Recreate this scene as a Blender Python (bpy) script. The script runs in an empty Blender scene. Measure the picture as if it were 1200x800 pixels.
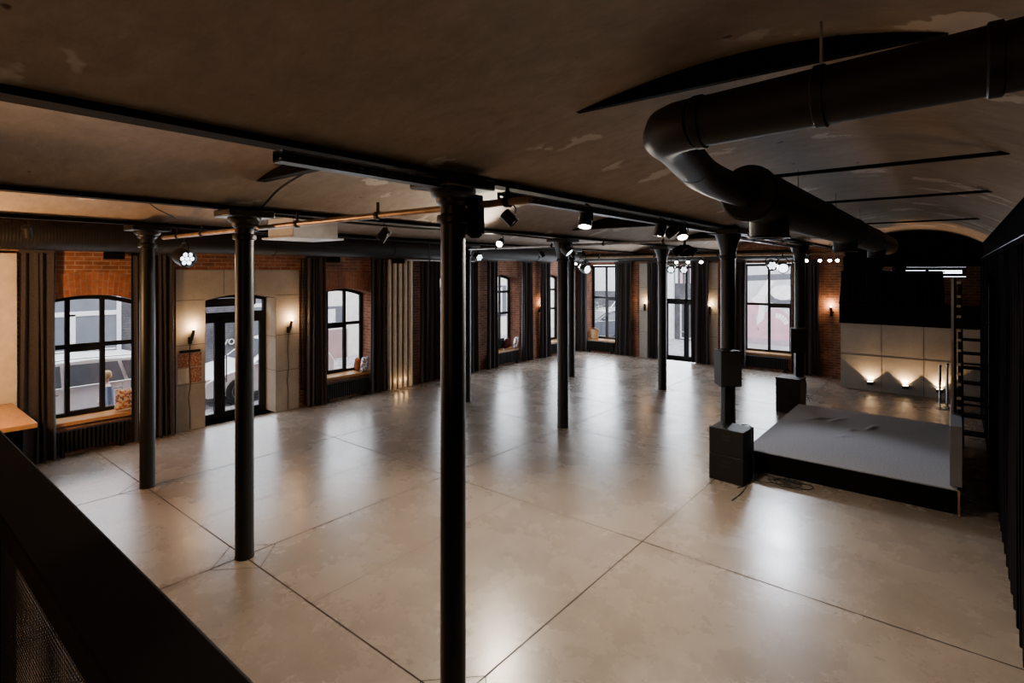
import bpy, bmesh, math, random
from math import sin, cos, pi, radians, sqrt, atan2
from mathutils import Vector, Matrix
random.seed(7)
sc = bpy.context.scene
COL = sc.collection

# ------------------------------------------------------------------ materials
def newmat(name):
    m = bpy.data.materials.new(name); m.use_nodes = True
    nt = m.node_tree; b = nt.nodes['Principled BSDF']
    return m, nt, b
def N(nt, t, **kw):
    n = nt.nodes.new(t)
    for k, v in kw.items():
        if k.startswith('i_'):
            n.inputs[k[2:].replace('_', ' ')].default_value = v
        else: setattr(n, k, v)
    return n
def ramp(nt, fac, stops):
    r = nt.nodes.new('ShaderNodeValToRGB')
    e = r.color_ramp.elements
    while len(e) < len(stops): e.new(0.5)
    for el, (p, c) in zip(e, stops):
        el.position = p; el.color = (*c, 1) if len(c) == 3 else c
    nt.links.new(fac, r.inputs[0]); return r.outputs[0]
def mixc(nt, fac, a, b, mode='MIX'):
    m = nt.nodes.new('ShaderNodeMix'); m.data_type = 'RGBA'; m.blend_type = mode
    for s, v in ((0, fac), (6, a), (7, b)):
        if hasattr(v, 'type') and hasattr(v, 'links'): nt.links.new(v, m.inputs[s])
        elif s == 0: m.inputs[0].default_value = v
        else: m.inputs[s].default_value = (*v, 1)
    return m.outputs[2]
def uvn(nt): return nt.nodes.new('ShaderNodeTexCoord').outputs['UV']
def objn(nt): return nt.nodes.new('ShaderNodeTexCoord').outputs['Object']
def noise(nt, vec, scale, detail=4, rough=.55, dist=0):
    n = nt.nodes.new('ShaderNodeTexNoise'); n.inputs['Scale'].default_value = scale
    n.inputs['Detail'].default_value = detail; n.inputs['Roughness'].default_value = rough
    n.inputs['Distortion'].default_value = dist
    nt.links.new(vec, n.inputs['Vector']); return n.outputs['Fac']
def bump(nt, b, h, strength=.3, dist=.02):
    n = nt.nodes.new('ShaderNodeBump'); n.inputs['Strength'].default_value = strength
    n.inputs['Distance'].default_value = dist
    nt.links.new(h, n.inputs['Height']); nt.links.new(n.outputs[0], b.inputs['Normal'])
def mapping(nt, vec, scale=(1, 1, 1), rot=(0, 0, 0)):
    m = nt.nodes.new('ShaderNodeMapping'); m.inputs['Scale'].default_value = scale
    m.inputs['Rotation'].default_value = rot
    nt.links.new(vec, m.inputs['Vector']); return m.outputs[0]
def plain(name, col, rough=.5, metal=0, var=.12, vscale=6, spec=.5, bumps=0, emis=None, estr=0):
    m, nt, b = newmat(name)
    b.inputs['Roughness'].default_value = rough; b.inputs['Metallic'].default_value = metal
    b.inputs['Specular IOR Level'].default_value = spec
    f = noise(nt, objn(nt), vscale, 4)
    c = ramp(nt, f, [(.3, tuple(x * (1 - var) for x in col)), (.7, tuple(min(1, x * (1 + var)) for x in col))])
    nt.links.new(c, b.inputs['Base Color'])
    if bumps: bump(nt, b, noise(nt, objn(nt), vscale * 8, 3), bumps, .01)
    if emis:
        b.inputs['Emission Color'].default_value = (*emis, 1); b.inputs['Emission Strength'].default_value = estr
    return m
def brickmat(name, c1, c2, mortar, dark=1.0):
    m, nt, b = newmat(name)
    v = uvn(nt)
    br = N(nt, 'ShaderNodeTexBrick'); br.inputs['Scale'].default_value = 1
    br.inputs['Brick Width'].default_value = .26; br.inputs['Row Height'].default_value = .077
    br.inputs['Mortar Size'].default_value = .010; br.inputs['Mortar Smooth'].default_value = .3
    br.inputs['Bias'].default_value = -.1
    br.inputs['Color1'].default_value = (*c1, 1); br.inputs['Color2'].default_value = (*c2, 1)
    br.inputs['Mortar'].default_value = (*mortar, 1)
    nt.links.new(v, br.inputs['Vector'])
    n1 = noise(nt, v, 2.2, 5); n2 = noise(nt, v, 14, 3)
    c = mixc(nt, 1.0, br.outputs['Color'], ramp(nt, n1, [(.3, (.45, .42, .4)), (.7, (1.1, 1.05, 1))]), 'MULTIPLY')
    c = mixc(nt, .35, c, ramp(nt, n2, [(.3, (.5, .45, .42)), (.7, (1.25, 1.2, 1.15))]), 'MULTIPLY')
    nt.links.new(c, b.inputs['Base Color']); b.inputs['Roughness'].default_value = .85
    bump(nt, b, br.outputs['Fac'], -.55, .012)
    return m
def floormat():
    m, nt, b = newmat('polished_concrete')
    o = objn(nt)
    a = noise(nt, o, .45, 7, .6, 0); c2 = noise(nt, o, 1.3, 10, .66, 0); c3 = noise(nt, mapping(nt, o, (12, 7, 9), (0, 0, .5)), 1.4, 7, .7)
    c = ramp(nt, a, [(.28, (.125, .101, .084)), (.5, (.185, .152, .127)), (.72, (.24, .20, .168))])
    c = mixc(nt, .5, c, ramp(nt, c2, [(.3, (.66, .64, .62)), (.7, (1.14, 1.12, 1.10))]), 'MULTIPLY')
    c = mixc(nt, .22, c, ramp(nt, c3, [(.36, (.6, .58, .56)), (.62, (1.12, 1.12, 1.12))]), 'MULTIPLY')
    nt.links.new(c, b.inputs['Base Color'])
    r = ramp(nt, c2, [(.3, (.235,) * 3), (.7, (.31,) * 3)])
    nt.links.new(r, b.inputs['Roughness']); b.inputs['Specular IOR Level'].default_value = .5
    bump(nt, b, c2, .015, .01)
    return m
def ceilmat():
    m, nt, b = newmat('stained_plaster')
    o = objn(nt)
    a = noise(nt, o, .6, 6, .6, .5); f = noise(nt, mapping(nt, o, (1.6, 2.6, 2)), 3.2, 8, .72, .3)
    c = ramp(nt, a, [(.3, (.27, .205, .15)), (.7, (.37, .29, .22))])
    c = mixc(nt, .6, c, ramp(nt, f, [(.3, (.6, .58, .56)), (.7, (1.22, 1.2, 1.18))]), 'MULTIPLY')
    wv = N(nt, 'ShaderNodeTexVoronoi'); wv.inputs['Scale'].default_value = 1.25
    wn = noise(nt, o, 3.5, 4)
    vm = N(nt, 'ShaderNodeVectorMath', operation='ADD')
    cmb = N(nt, 'ShaderNodeCombineXYZ'); nt.links.new(wn, cmb.inputs[0]); nt.links.new(wn, cmb.inputs[1])
    nt.links.new(mapping(nt, o, (1, 1.5, 0)), vm.inputs[0]); nt.links.new(cmb.outputs[0], vm.inputs[1])
    nt.links.new(vm.outputs[0], wv.inputs['Vector'])
    pm = ramp(nt, wv.outputs['Distance'], [(.25, (1, 1, 1)), (.29, (0, 0, 0))])
    sel = ramp(nt, wv.outputs['Color'], [(.42, (0, 0, 0)), (.5, (1, 1, 1))])
    fac = mixc(nt, 1, pm, sel, 'MULTIPLY')
    fm = N(nt, 'ShaderNodeMath', operation='MULTIPLY'); fm.inputs[1].default_value = .8
    nt.links.new(fac, fm.inputs[0])
    c = mixc(nt, fm.outputs[0], c, (.60, .52, .44))
    sp = noise(nt, o, 5.5, 2); spm = ramp(nt, sp, [(.74, (1, 1, 1)), (.77, (.25, .2, .17))])
    c = mixc(nt, 1, c, spm, 'MULTIPLY')
    nt.links.new(c, b.inputs['Base Color']); b.inputs['Roughness'].default_value = .8
    bump(nt, b, f, .25, .02)
    return m
def concmat(name, col):
    m, nt, b = newmat(name)
    o = objn(nt)
    a = noise(nt, o, 1.6, 6, .6); d = noise(nt, o, 22, 4)
    c = ramp(nt, a, [(.3, tuple(x * .8 for x in col)), (.7, tuple(x * 1.12 for x in col))])
    c = mixc(nt, .4, c, ramp(nt, d, [(.3, (.8, .8, .8)), (.7, (1.08, 1.08, 1.08))]), 'MULTIPLY')
    nt.links.new(c, b.inputs['Base Color']); b.inputs['Roughness'].default_value = .7
    bump(nt, b, d, .08, .01)
    return m
def woodmat(name, c1, c2, rough=.35):
    m, nt, b = newmat(name)
    o = uvn(nt)
    f = noise(nt, mapping(nt, o, (2.5, 28, 1)), 1.5, 5, .6, .6)
    nt.links.new(ramp(nt, f, [(.3, c1), (.7, c2)]), b.inputs['Base Color'])
    b.inputs['Roughness'].default_value = rough
    return m
def glassmat():
    m = bpy.data.materials.new('clear_glass'); m.use_nodes = True; nt = m.node_tree; nt.nodes.clear()
    out = nt.nodes.new('ShaderNodeOutputMaterial'); mx = nt.nodes.new('ShaderNodeMixShader')
    t = nt.nodes.new('ShaderNodeBsdfTransparent'); g = nt.nodes.new('ShaderNodeBsdfGlossy'); g.inputs['Roughness'].default_value = .03
    t.inputs['Color'].default_value = (.93, .95, .96, 1)
    lw = nt.nodes.new('ShaderNodeLayerWeight'); lw.inputs['Blend'].default_value = .25
    mp = N(nt, 'ShaderNodeMath', operation='MULTIPLY'); mp.inputs[1].default_value = .07
    nz = noise(nt, objn(nt), 3, 3)
    nt.links.new(lw.outputs['Fresnel'], mp.inputs[0]); nt.links.new(mp.outputs[0], mx.inputs[0])
    nt.links.new(t.outputs[0], mx.inputs[1]); nt.links.new(g.outputs[0], mx.inputs[2]); nt.links.new(mx.outputs[0], out.inputs[0])
    return m
def meshmat():
    m, nt, b = newmat('perforated_steel')
    b.inputs['Base Color'].default_value = (.012, .009, .008, 1); b.inputs['Roughness'].default_value = .6
    v = mapping(nt, uvn(nt), (1, 1, 1), (0, 0, radians(45)))
    w = N(nt, 'ShaderNodeTexChecker'); w.inputs['Scale'].default_value = 150
    nt.links.new(v, w.inputs['Vector'])
    t = nt.nodes.new('ShaderNodeBsdfTransparent'); mx = nt.nodes.new('ShaderNodeMixShader')
    sub = N(nt, 'ShaderNodeMath', operation='MULTIPLY'); sub.inputs[1].default_value = .62
    nt.links.new(w.outputs['Fac'], sub.inputs[0])
    nt.links.new(sub.outputs[0], mx.inputs[0]); nt.links.new(b.outputs[0], mx.inputs[1]); nt.links.new(t.outputs[0], mx.inputs[2])
    nt.links.new(mx.outputs[0], nt.nodes['Material Output'].inputs[0])
    return m
def fabricmat(name, col, pat=None):
    m, nt, b = newmat(name); o = objn(nt)
    f = noise(nt, o, 45, 4, .75)
    c = ramp(nt, f, [(.3, tuple(x * .62 for x in col)), (.7, tuple(x * 1.2 for x in col))])
    if pat:
        vo = N(nt, 'ShaderNodeTexVoronoi'); vo.inputs['Scale'].default_value = 34
        nt.links.new(o, vo.inputs['Vector'])
        sep = N(nt, 'ShaderNodeSeparateColor'); nt.links.new(vo.outputs['Color'], sep.inputs[0])
        k = ramp(nt, sep.outputs[0], [(i / len(pat), p) for i, p in enumerate(pat)])
        k.node.color_ramp.interpolation = 'CONSTANT'; c = k
    nt.links.new(c, b.inputs['Base Color']); b.inputs['Roughness'].default_value = .92
    b.inputs['Sheen Weight'].default_value = .0; b.inputs['Specular IOR Level'].default_value = .15
    bump(nt, b, f, .15, .004)
    return m
def emat(name, col, s):
    m = bpy.data.materials.new(name); m.use_nodes = True; nt = m.node_tree; b = nt.nodes['Principled BSDF']
    b.inputs['Base Color'].default_value = (*col, 1)
    f = noise(nt, objn(nt), 4, 2)
    nt.links.new(ramp(nt, f, [(.2, tuple(x * .92 for x in col)), (.8, col)]), b.inputs['Emission Color'])
    b.inputs['Emission Strength'].default_value = s; return m

M = dict(
    floor=floormat(), joint=plain('floor_joint_filler', (.022, .015, .012), .8, 0, .1, 6, .1), ceil=ceilmat(),
    brick=brickmat('red_brick', (.40, .155, .08), (.25, .085, .045), (.40, .31, .25)),
    brickr=brickmat('arch_brick', (.46, .16, .07), (.36, .115, .05), (.34, .24, .18)),
    iron=plain('black_cast_iron', (.005, .0044, .004), .42, .0, .3, 9, .32, .05),
    blk=plain('black_steel', (.007, .0064, .006), .5, .1, .2, 6, .3),
    matte=plain('matt_black_paint', (.0035, .0028, .0026), .85, 0, .2, 6, .06),
    beam=plain('sooty_steel', (.007, .0055, .0045), .9, 0, .3, 6, .08),
    tray=plain('galvanised_tray', (.22, .215, .215), .4, .8),
    duct=plain('black_duct_skin', (.008, .0065, .0055), .6, .1, .25, 3, .3),
    curt=fabricmat('charcoal_velvet', (.055, .049, .052)),
    drape=fabricmat('black_molton', (.009, .0082, .0095)),
    conc=concmat('pale_concrete', (.36, .325, .28)), concg=concmat('grey_concrete', (.33, .32, .30)),
    seam=plain('panel_seam', (.10, .085, .07), .8),
    frame=plain('black_window_frame', (.006, .006, .0065), .45, 0, .1, 6, .3),
    wood=woodmat('oiled_oak', (.36, .17, .055), (.52, .27, .10)),
    glass=glassmat(), mesh=meshmat(),
    wallr=plain('dark_painted_wall', (.009, .0083, .0095), 1, 0, .2, 2, 0),
    carpet=fabricmat('grey_carpet', (.27, .26, .275)),
    pipe=plain('copper_tinted_pipe', (.34, .22, .13), .42, .6, .3, 8),
    pipew=plain('scuffed_steel_pipe', (.38, .36, .35), .35, .8, .3, 8),
    white=plain('white_enamel', (.62, .62, .64), .4), cream=plain('cream_paint', (.60, .53, .43), .6),
    chrome=plain('chrome', (.6, .6, .6), .2, 1, .05), rubber=plain('black_rubber', (.01, .01, .01), .8),
    sub=plain('black_speaker_lacquer', (.005, .0044, .0044), .6, 0, .2, 20, .25, .1),
    grille=plain('speaker_grille', (.007, .007, .007), .7, .3),
    warm=emat('warm_bulb', (1, .72, .40), 60), lamp=emat('spot_lens_glow', (1, .86, .66), 45),
    lampd=emat('dim_spot_lens_glow', (1, .85, .68), 9), led=emat('cool_led_glow', (.80, .90, 1), 4),
    lens=plain('unlit_lens', (.10, .10, .11), .1, .3),
    paper=plain('white_paper', (.62, .54, .46), .8), poster=fabricmat('printed_poster', (.3, .15, .1), [(.34, .16, .11), (.26, .10, .07), (.42, .25, .18), (.3, .13, .09)]),
    cush1=fabricmat('floral_cushion_cloth', (.6, .5, .4), [(.66, .56, .46), (.50, .16, .07), (.62, .50, .40), (.18, .10, .12), (.55, .30, .14), (.68, .6, .52)]),
    cush2=fabricmat('speckled_cushion_cloth', (.6, .5, .4), [(.6, .6, .62), (.06, .07, .12), (.5, .5, .52), (.3, .1, .06), (.7, .7, .7), (.10, .11, .16)]),
    cushr=fabricmat('rust_cushion_cloth', (.26, .075, .03)), cushd=fabricmat('dark_cushion_cloth', (.02, .03, .035)),
    cushm=fabricmat('maroon_cushion_cloth', (.12, .03, .03)),
    wicker=plain('straw_basket', (.55, .35, .18), .8, 0, .35, 40, .3, .5),
    # outdoors
    cobble=None,
    fac=brickmat('grey_painted_facade', (.12, .125, .15), (.105, .11, .135), (.08, .085, .105)),
    facw=plain('white_facade_trim', (.72, .73, .76), .6), facc=concmat('cream_render', (.75, .73, .69)),
    facp=concmat('worn_pink_plinth', (.33, .21, .21)), shop=plain('dull_shop_glass', (.16, .175, .21), .25, 0, .2, 1),
    carw=plain('silver_car_paint', (.78, .80, .84), .3, .2, .05), carg=plain('car_glass', (.09, .10, .12), .12, .2),
    carl=plain('pale_car_paint', (.82, .83, .86), .3, .15, .05), carb=plain('dark_car_paint', (.05, .055, .07), .25, .4),
    carp=plain('car_plastic', (.05, .05, .055), .6), red=plain('red_stripe', (.75, .06, .06), .5),
    skin=plain('skin', (.55, .36, .27), .6), hair=plain('fair_hair', (.42, .30, .16), .8), jack=fabricmat('blue_jacket_cloth', (.16, .22, .36)),
    jean=fabricmat('denim', (.22, .28, .40)),
    mwall=concmat('pale_mural_wall', (.58, .59, .62)), mp=plain('mural_pink', (.60, .36, .43), .8, 0, .15, 2), mw=plain('mural_white', (.86, .86, .88), .8),
    mg=plain('mural_grey', (.10, .105, .13), .8), mp2=plain('mural_mauve', (.42, .33, .40), .8), mg2=plain('dull_grey_panel', (.15, .15, .16), .6, 0, .15, 3), leaf=plain('grey_leaf', (.20, .24, .20), .8, 0, .4, 20),
)
def cobblemat():
    m, nt, b = newmat('grey_cobbles'); o = objn(nt)
    v = N(nt, 'ShaderNodeTexVoronoi'); v.inputs['Scale'].default_value = 8; nt.links.new(o, v.inputs['Vector'])
    c = ramp(nt, v.outputs['Distance'], [(.1, (.50, .50, .53)), (.45, (.36, .36, .39)), (.62, (.20, .20, .22))])
    nt.links.new(c, b.inputs['Base Color']); b.inputs['Roughness'].default_value = .6
    bump(nt, b, v.outputs['Distance'], -.6, .03); return m
M['cobble'] = cobblemat()

# ------------------------------------------------------------------ mesh builder
class MB:
    def __init__(s): s.v = []; s.f = []; s.uv = {}; s.mi = []
    def add(s, verts, faces, mi=0, uvs=None):
        n = len(s.v); s.v += [Vector(p) for p in verts]
        for k, f in enumerate(faces):
            if uvs: s.uv[len(s.f)] = uvs[k]
            s.f.append([i + n for i in f]); s.mi.append(mi)
        return s
    def box(s, x0, x1, y0, y1, z0, z1, mat=None, mi=0):
        p = [(x, y, z) for x in (x0, x1) for y in (y0, y1) for z in (z0, z1)]
        if mat is not None: p = [mat @ Vector(q) for q in p]
        return s.add(p, [(0, 1, 3, 2), (4, 6, 7, 5), (0, 4, 5, 1), (2, 3, 7, 6), (0, 2, 6, 4), (1, 5, 7, 3)], mi)
    def tube(s, path, r, n=10, cap=True, closed=False):
        path = [Vector(p) for p in path]; rr = r if isinstance(r, (list, tuple)) else [r] * len(path)
        L = len(path); vs = []; up = None
        for i, p in enumerate(path):
            if i == 0: t = path[1] - p
            elif i == L - 1: t = p - path[i - 1]
            else: t = (path[i + 1] - p).normalized() + (p - path[i - 1]).normalized()
            t = t.normalized()
            if up is None:
                a = Vector((0, 0, 1)) if abs(t.z) < .9 else Vector((1, 0, 0))
                up = (a - t * a.dot(t)).normalized()
            else:
                up = (up - t * up.dot(t))
                up = up.normalized() if up.length > 1e-6 else Vector((1, 0, 0))
            b = t.cross(up)
            k = 1
            if 0 < i < L - 1:
                c = (path[i + 1] - p).normalized().dot((p - path[i - 1]).normalized()); k = 1 / max(.5, sqrt((1 + c) / 2))
            for j in range(n):
                a = 2 * pi * j / n; vs.append(p + (up * cos(a) + b * sin(a)) * rr[i] * (k if abs(cos(a)) < 2 else 1))
        fs = []
        for i in range(L - 1):
            for j in range(n):
                fs.append((i * n + j, i * n + (j + 1) % n, (i + 1) * n + (j + 1) % n, (i + 1) * n + j))
        if cap: fs += [tuple(range(n))[::-1], tuple((L - 1) * n + j for j in range(n))]
        return s.add(vs, fs)
    def cyl(s, p0, p1, r, r1=None, n=16): return s.tube([p0, p1], [r, r if r1 is None else r1], n)
    def lathe(s, prof, c=(0, 0, 0), n=24, mat=None, ysc=1):
        vs = []; L = len(prof)
        for (r, z) in prof:
            for j in range(n):
                a = 2 * pi * j / n; q = Vector((r * cos(a), r * sin(a) * ysc, z))
                vs.append((mat @ q if mat is not None else q) + Vector(c))
        fs = [(i * n + j, i * n + (j + 1) % n, (i + 1) * n + (j + 1) % n, (i + 1) * n + j) for i in range(L - 1) for j in range(n)]
        fs += [tuple(range(n))[::-1], tuple((L - 1) * n + j for j in range(n))]
        return s.add(vs, fs)
    def prism(s, poly, axis, a, b):          # poly in the two other axes (cyclic order), extruded along axis
        def P(q, t):
            if axis == 0: return (t, q[0], q[1])
            if axis == 1: return (q[0], t, q[1])
            return (q[0], q[1], t)
        n = len(poly); vs = [P(q, a) for q in poly] + [P(q, b) for q in poly]
        return s.add(vs, [tuple(range(n)), tuple(range(n, 2 * n))[::-1]] + [(i, (i + 1) % n, n + (i + 1) % n, n + i) for i in range(n)])
    def grid(s, fn, nu, nv, cu=False):
        vs = [fn(i / nu, j / nv) for i in range(nu + 1) for j in range(nv + 1)]; w = nv + 1
        return s.add(vs, [(i * w + j, (i + 1) * w + j, (i + 1) * w + j + 1, i * w + j + 1) for i in range(nu) for j in range(nv)])
    def build(s, name, mats, parent=None, smooth=30, bevel=0, off=None, weld=False):
        me = bpy.data.meshes.new(name)
        o0 = Vector(off) if off is not None else Vector((0, 0, 0))
        me.from_pydata([p - o0 for p in s.v], [], s.f)
        for m in (mats if isinstance(mats, (list, tuple)) else [mats]): me.materials.append(M[m] if isinstance(m, str) else m)
        for p, mi in zip(me.polygons, s.mi): p.material_index = mi
        bm = bmesh.new(); bm.from_mesh(me)
        if weld: bmesh.ops.remove_doubles(bm, verts=bm.verts, dist=1e-5)
        bm.faces.ensure_lookup_table()
        bmesh.ops.recalc_face_normals(bm, faces=bm.faces)
        ul = bm.loops.layers.uv.new('UVMap'); bm.normal_update()
        for fi, f in enumerate(bm.faces):
            if fi in s.uv and not weld:
                m = dict(zip(s.f[fi], s.uv[fi]))
                for l in f.loops: l[ul].uv = m[l.vert.index]
                continue
            nn = f.normal; ax = max(range(3), key=lambda i: abs(nn[i]))
            for l in f.loops:
                c = l.vert.co + o0
                l[ul].uv = (c.y, c.z) if ax == 0 else ((c.x, c.z) if ax == 1 else (c.x, c.y))
        if smooth:
            for f in bm.faces: f.smooth = True
            for e in bm.edges:
                if len(e.link_faces) == 2 and e.calc_face_angle(0) > radians(smooth): e.smooth = False
        bm.to_mesh(me); bm.free()
        o = bpy.data.objects.new(name, me); COL.objects.link(o)
        if parent: o.parent = parent
        if off is not None and parent is None: o.location = o0
        if bevel:
            b = o.modifiers.new('bevel', 'BEVEL'); b.width = bevel; b.segments = 2; b.limit_method = 'ANGLE'; b.angle_limit = radians(40)
        return o
def tag(o, label=None, cat=None, group=None, kind=None):
    for k, v in (('label', label), ('category', cat), ('group', group), ('kind', kind)):
        if v: o[k] = v
    return o
def thing(name, label, cat, loc=(0, 0, 0), rz=0, group=None):
    o = bpy.data.objects.new(name, None); COL.objects.link(o); o.empty_display_size = .1
    o.location = loc; o.rotation_euler = (0, 0, rz); return tag(o, label, cat, group)
def dup(root, label=None, loc=None, rz=None, group=None, rot=None):
    r = root.copy(); COL.objects.link(r)
    if label: r['label'] = label
    if group: r['group'] = group
    if loc is not None: r.location = loc
    if rz is not None: r.rotation_euler = (0, 0, rz)
    if rot is not None: r.rotation_euler = rot
    for ch in list(root.children):
        c = ch.copy(); COL.objects.link(c); c.parent = r
        for g in list(ch.children):
            d = g.copy(); COL.objects.link(d); d.parent = c
    return r

# ------------------------------------------------------------------ dimensions (x: across the hall, y: along it, z: up)
UL, VB, UR, VF = -12.04, 18.99, .505, -4.0
ZS, ZC = 3.92, 4.27            # vault spring and crown
BEAMX = [-2.89, -6.22, -9.33]
TH = .5
COLS = {'A1': (-2.89, 2.86), 'B1': (-6.2, 2.86), 'C1': (-9.34, 2.88), 'A2': (-2.89, 9.13), 'B2': (-6.29, 9.39), 'C2': (-9.38, 9.74), 'A3': (-2.89, 14.37), 'B3': (-6.2, 14.09), 'C3': (-9.11, 14.06)}

# ------------------------------------------------------------------ room shell
def headz(op, t):
    a, b, z0, z1, rise = op[:5]
    if not rise: return z1
    q = (t - (a + b) / 2) / ((b - a) / 2); return z1 + rise * (1 - q * q)
def wall_openings(name, ops, a0, a1, z0, z1, P, mat):
    """P(t, d, z): point of the wall at t along, d into the wall"""
    mb = MB()
    def quad(pts, uvs): mb.add(pts, [(0, 1, 2, 3)], 0, [uvs])
    cuts = {a0, a1}
    for op in ops:
        n = 12 if op[4] else 1
        for i in range(n + 1): cuts.add(op[0] + (op[1] - op[0]) * i / n)
    cuts = sorted(cuts)
    D = TH
    for s, e in zip(cuts, cuts[1:]):
        mid = (s + e) / 2; op = next((o for o in ops if o[0] < mid < o[1]), None)
        if op is None:
            for d in (0, D): quad([P(s, d, z0), P(e, d, z0), P(e, d, z1), P(s, d, z1)], [(s, z0), (e, z0), (e, z1), (s, z1)])
        else:
            hs, he = headz(op, s), headz(op, e)
            for d in (0, D):
                if op[2] > z0: quad([P(s, d, z0), P(e, d, z0), P(e, d, op[2]), P(s, d, op[2])], [(s, z0), (e, z0), (e, op[2]), (s, op[2])])
                quad([P(s, d, hs), P(e, d, he), P(e, d, z1), P(s, d, z1)], [(s, hs), (e, he), (e, z1), (s, z1)])
            quad([P(s, 0, hs), P(e, 0, he), P(e, D, he), P(s, D, hs)], [(0, s), (0, e), (D, e), (D, s)])
            if op[2] > z0: quad([P(s, 0, op[2]), P(e, 0, op[2]), P(e, D, op[2]), P(s, D, op[2])], [(s, 0), (e, 0), (e, D), (s, D)])
    for op in ops:
        for t in op[:2]:
            quad([P(t, 0, op[2]), P(t, D, op[2]), P(t, D, op[3]), P(t, 0, op[3])], [(0, op[2]), (D, op[2]), (D, op[3]), (0, op[3])])
    o = mb.build(name, mat, smooth=0, weld=False); tag(o, kind='structure'); return o
# (from, to, sill z, head z at the sides, rise)
LOPS = [(2.0, 3.68, .52, 2.62, .17), (4.73, 6.24, 0, 2.6, .11), (7.24, 8.9, .52, 2.62, .15), (10.7, 12.24, .48, 2.96, .14), (13.62, 15.2, .48, 2.96, .14), (16.6, 18.12, .48, 2.96, .14)]
BOPS = [(-11.55, -10.25, .48, 3.46, 0), (-8.45, -7.1, 0, 3.42, 0), (-5.6, -4.05, .5, 3.48, 0), (-1.45, .2, 3.05, 3.32, 0)]
wall_openings('wall_left', LOPS, VF, VB + TH, -.1, 4.5, lambda t, d, z: (UL - d, t, z), 'brick')
wall_openings('wall_back', BOPS, UL - TH, UR, -.1, 4.5, lambda t, d, z: (t, VB + d, z), 'brick')
tag(MB().box(UR, UR + .2, VF, VB + .5, -.1, 4.5).build('wall_right', 'wallr'), kind='structure')
tag(MB().box(UL - TH, UR, VF - .2, VF, -.1, 4.5).build('wall_front', 'wallr'), kind='structure')
fl = MB(); fl.box(UL - TH, UR + .2, VF - .2, VB + TH, -.12, 0)
def jl(x0, y0, x1, y1, w=.0075):
    d = Vector((x1 - x0, y1 - y0, 0)).normalized(); n = Vector((-d.y, d.x, 0)) * w
    a, b = Vector((x0, y0, .0015)), Vector((x1, y1, .0015))
    fl.add([a + n, b + n, b - n, a - n], [(0, 1, 2, 3)], 1)
for x in BEAMX + [-4.6, -7.77, -1.2][:0]: jl(x, VF, x, VB)
for y in (2.86, 6.0, 9.4, 11.8, 14.2): jl(UL, y, UR, y)
jl(-4.83, 2.86, -4.83, 6.0, .003); jl(-7.6, 2.86, -7.6, 6.0, .003)
for x, y in COLS.values():
    d = .36
    for i in range(4):
        a, b = i * pi / 2, (i + 1) * pi / 2
        jl(x + d * cos(a), y + d * sin(a), x + d * cos(b), y + d * sin(b), .004)
tag(fl.build('floor', ['floor', 'joint'], smooth=0), kind='structure')
# vaulted ceiling
ce = MB(); edges = [UL] + BEAMX[::-1] + [UR]
for a, b in zip(edges, edges[1:]):
    def vf(i, j, a=a, b=b):
        q = 2 * i - 1; return (a + (b - a) * i, VF + (VB - VF) * j, ZS + (ZC - ZS) * (1 - q * q) * (1 + (.5 * q if b == UR else 0)))
    ce.grid(vf, 24, 2)
ce.box(UL - TH, UR + .2, VF - .2, VB + TH, 4.5, 4.6)
tag(ce.build('ceiling', 'ceil', smooth=50), kind='structure')

# ------------------------------------------------------------------ columns
def make_column(r, label):
    t = thing('cast_iron_column', label, 'column')
    MB().lathe([(r + .003, 0), (r + .003, .02), (r, .03), (r * .97, 3.56)], n=28).build('shaft', 'iron', t)
    MB().lathe([(r, 3.55), (r + .022, 3.56), (r + .026, 3.585), (r + .022, 3.61), (r, 3.62)], n=28).build('neck_ring', 'iron', t)
    MB().lathe([(r * .97, 3.6), (r, 3.68), (r + .03, 3.71), (r + .035, 3.735), (r + .06, 3.75), (r + .075, 3.775), (r + .075, 3.80), (r + .03, 3.81)], n=28).build('capital', 'iron', t)
    MB().box(-r - .11, r + .11, -r - .15, r + .15, 3.80, 3.88).build('abacus', 'iron', t, bevel=.012)
    return t
def trumpet_column(r, label):
    t = thing('cast_iron_column', label, 'column')
    MB().lathe([(r + .003, 0), (r + .003, .02), (r, .03), (r * .97, 3.42)], n=28).build('shaft', 'iron', t)
    MB().lathe([(r, 3.40), (r + .02, 3.41), (r + .02, 3.44), (r + .005, 3.46)], n=28).build('neck_ring', 'iron', t)
    vs = MB(); n = 32; prof = [(r, 3.44), (r + .015, 3.55), (r + .045, 3.66), (r + .085, 3.77), (r + .09, 3.80)]
    vs.lathe(prof, n=n)
    for v in vs.v:
        a = atan2(v.y, v.x); k = 1 - .05 * (1 if int(a / (2 * pi) * 16 + 16) % 2 else 0) * min(1, max(0, (v.z - 3.45) * 4)); v.x *= k; v.y *= k
    vs.build('capital', 'iron', t)
    MB().box(-r - .13, r + .13, -r - .13, r + .13, 3.80, 3.88).build('abacus', 'iron', t, bevel=.012)
    return t
CL = {'A1': 'large black iron column nearest the viewer, running to the bottom of the picture',
      'B1': 'black iron column left of the nearest one, in line with the glass entrance door',
      'C1': 'black iron column farthest to the left, in front of the curtain beside the entrance',
      'A2': 'black iron column with flared capital behind the stacked subwoofers and black speaker',
      'B2': 'black iron column in the middle of the hall floor, right of the nearest one',
      'C2': 'slim black iron column half hidden just right of the nearest column',
      'A3': 'black iron column at the back corner of the stage, in front of the graffiti window',
      'B3': 'black iron column in front of the back glass door between its curtains',
      'C3': 'thin far black iron column half hidden behind the mid hall column'}
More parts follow.
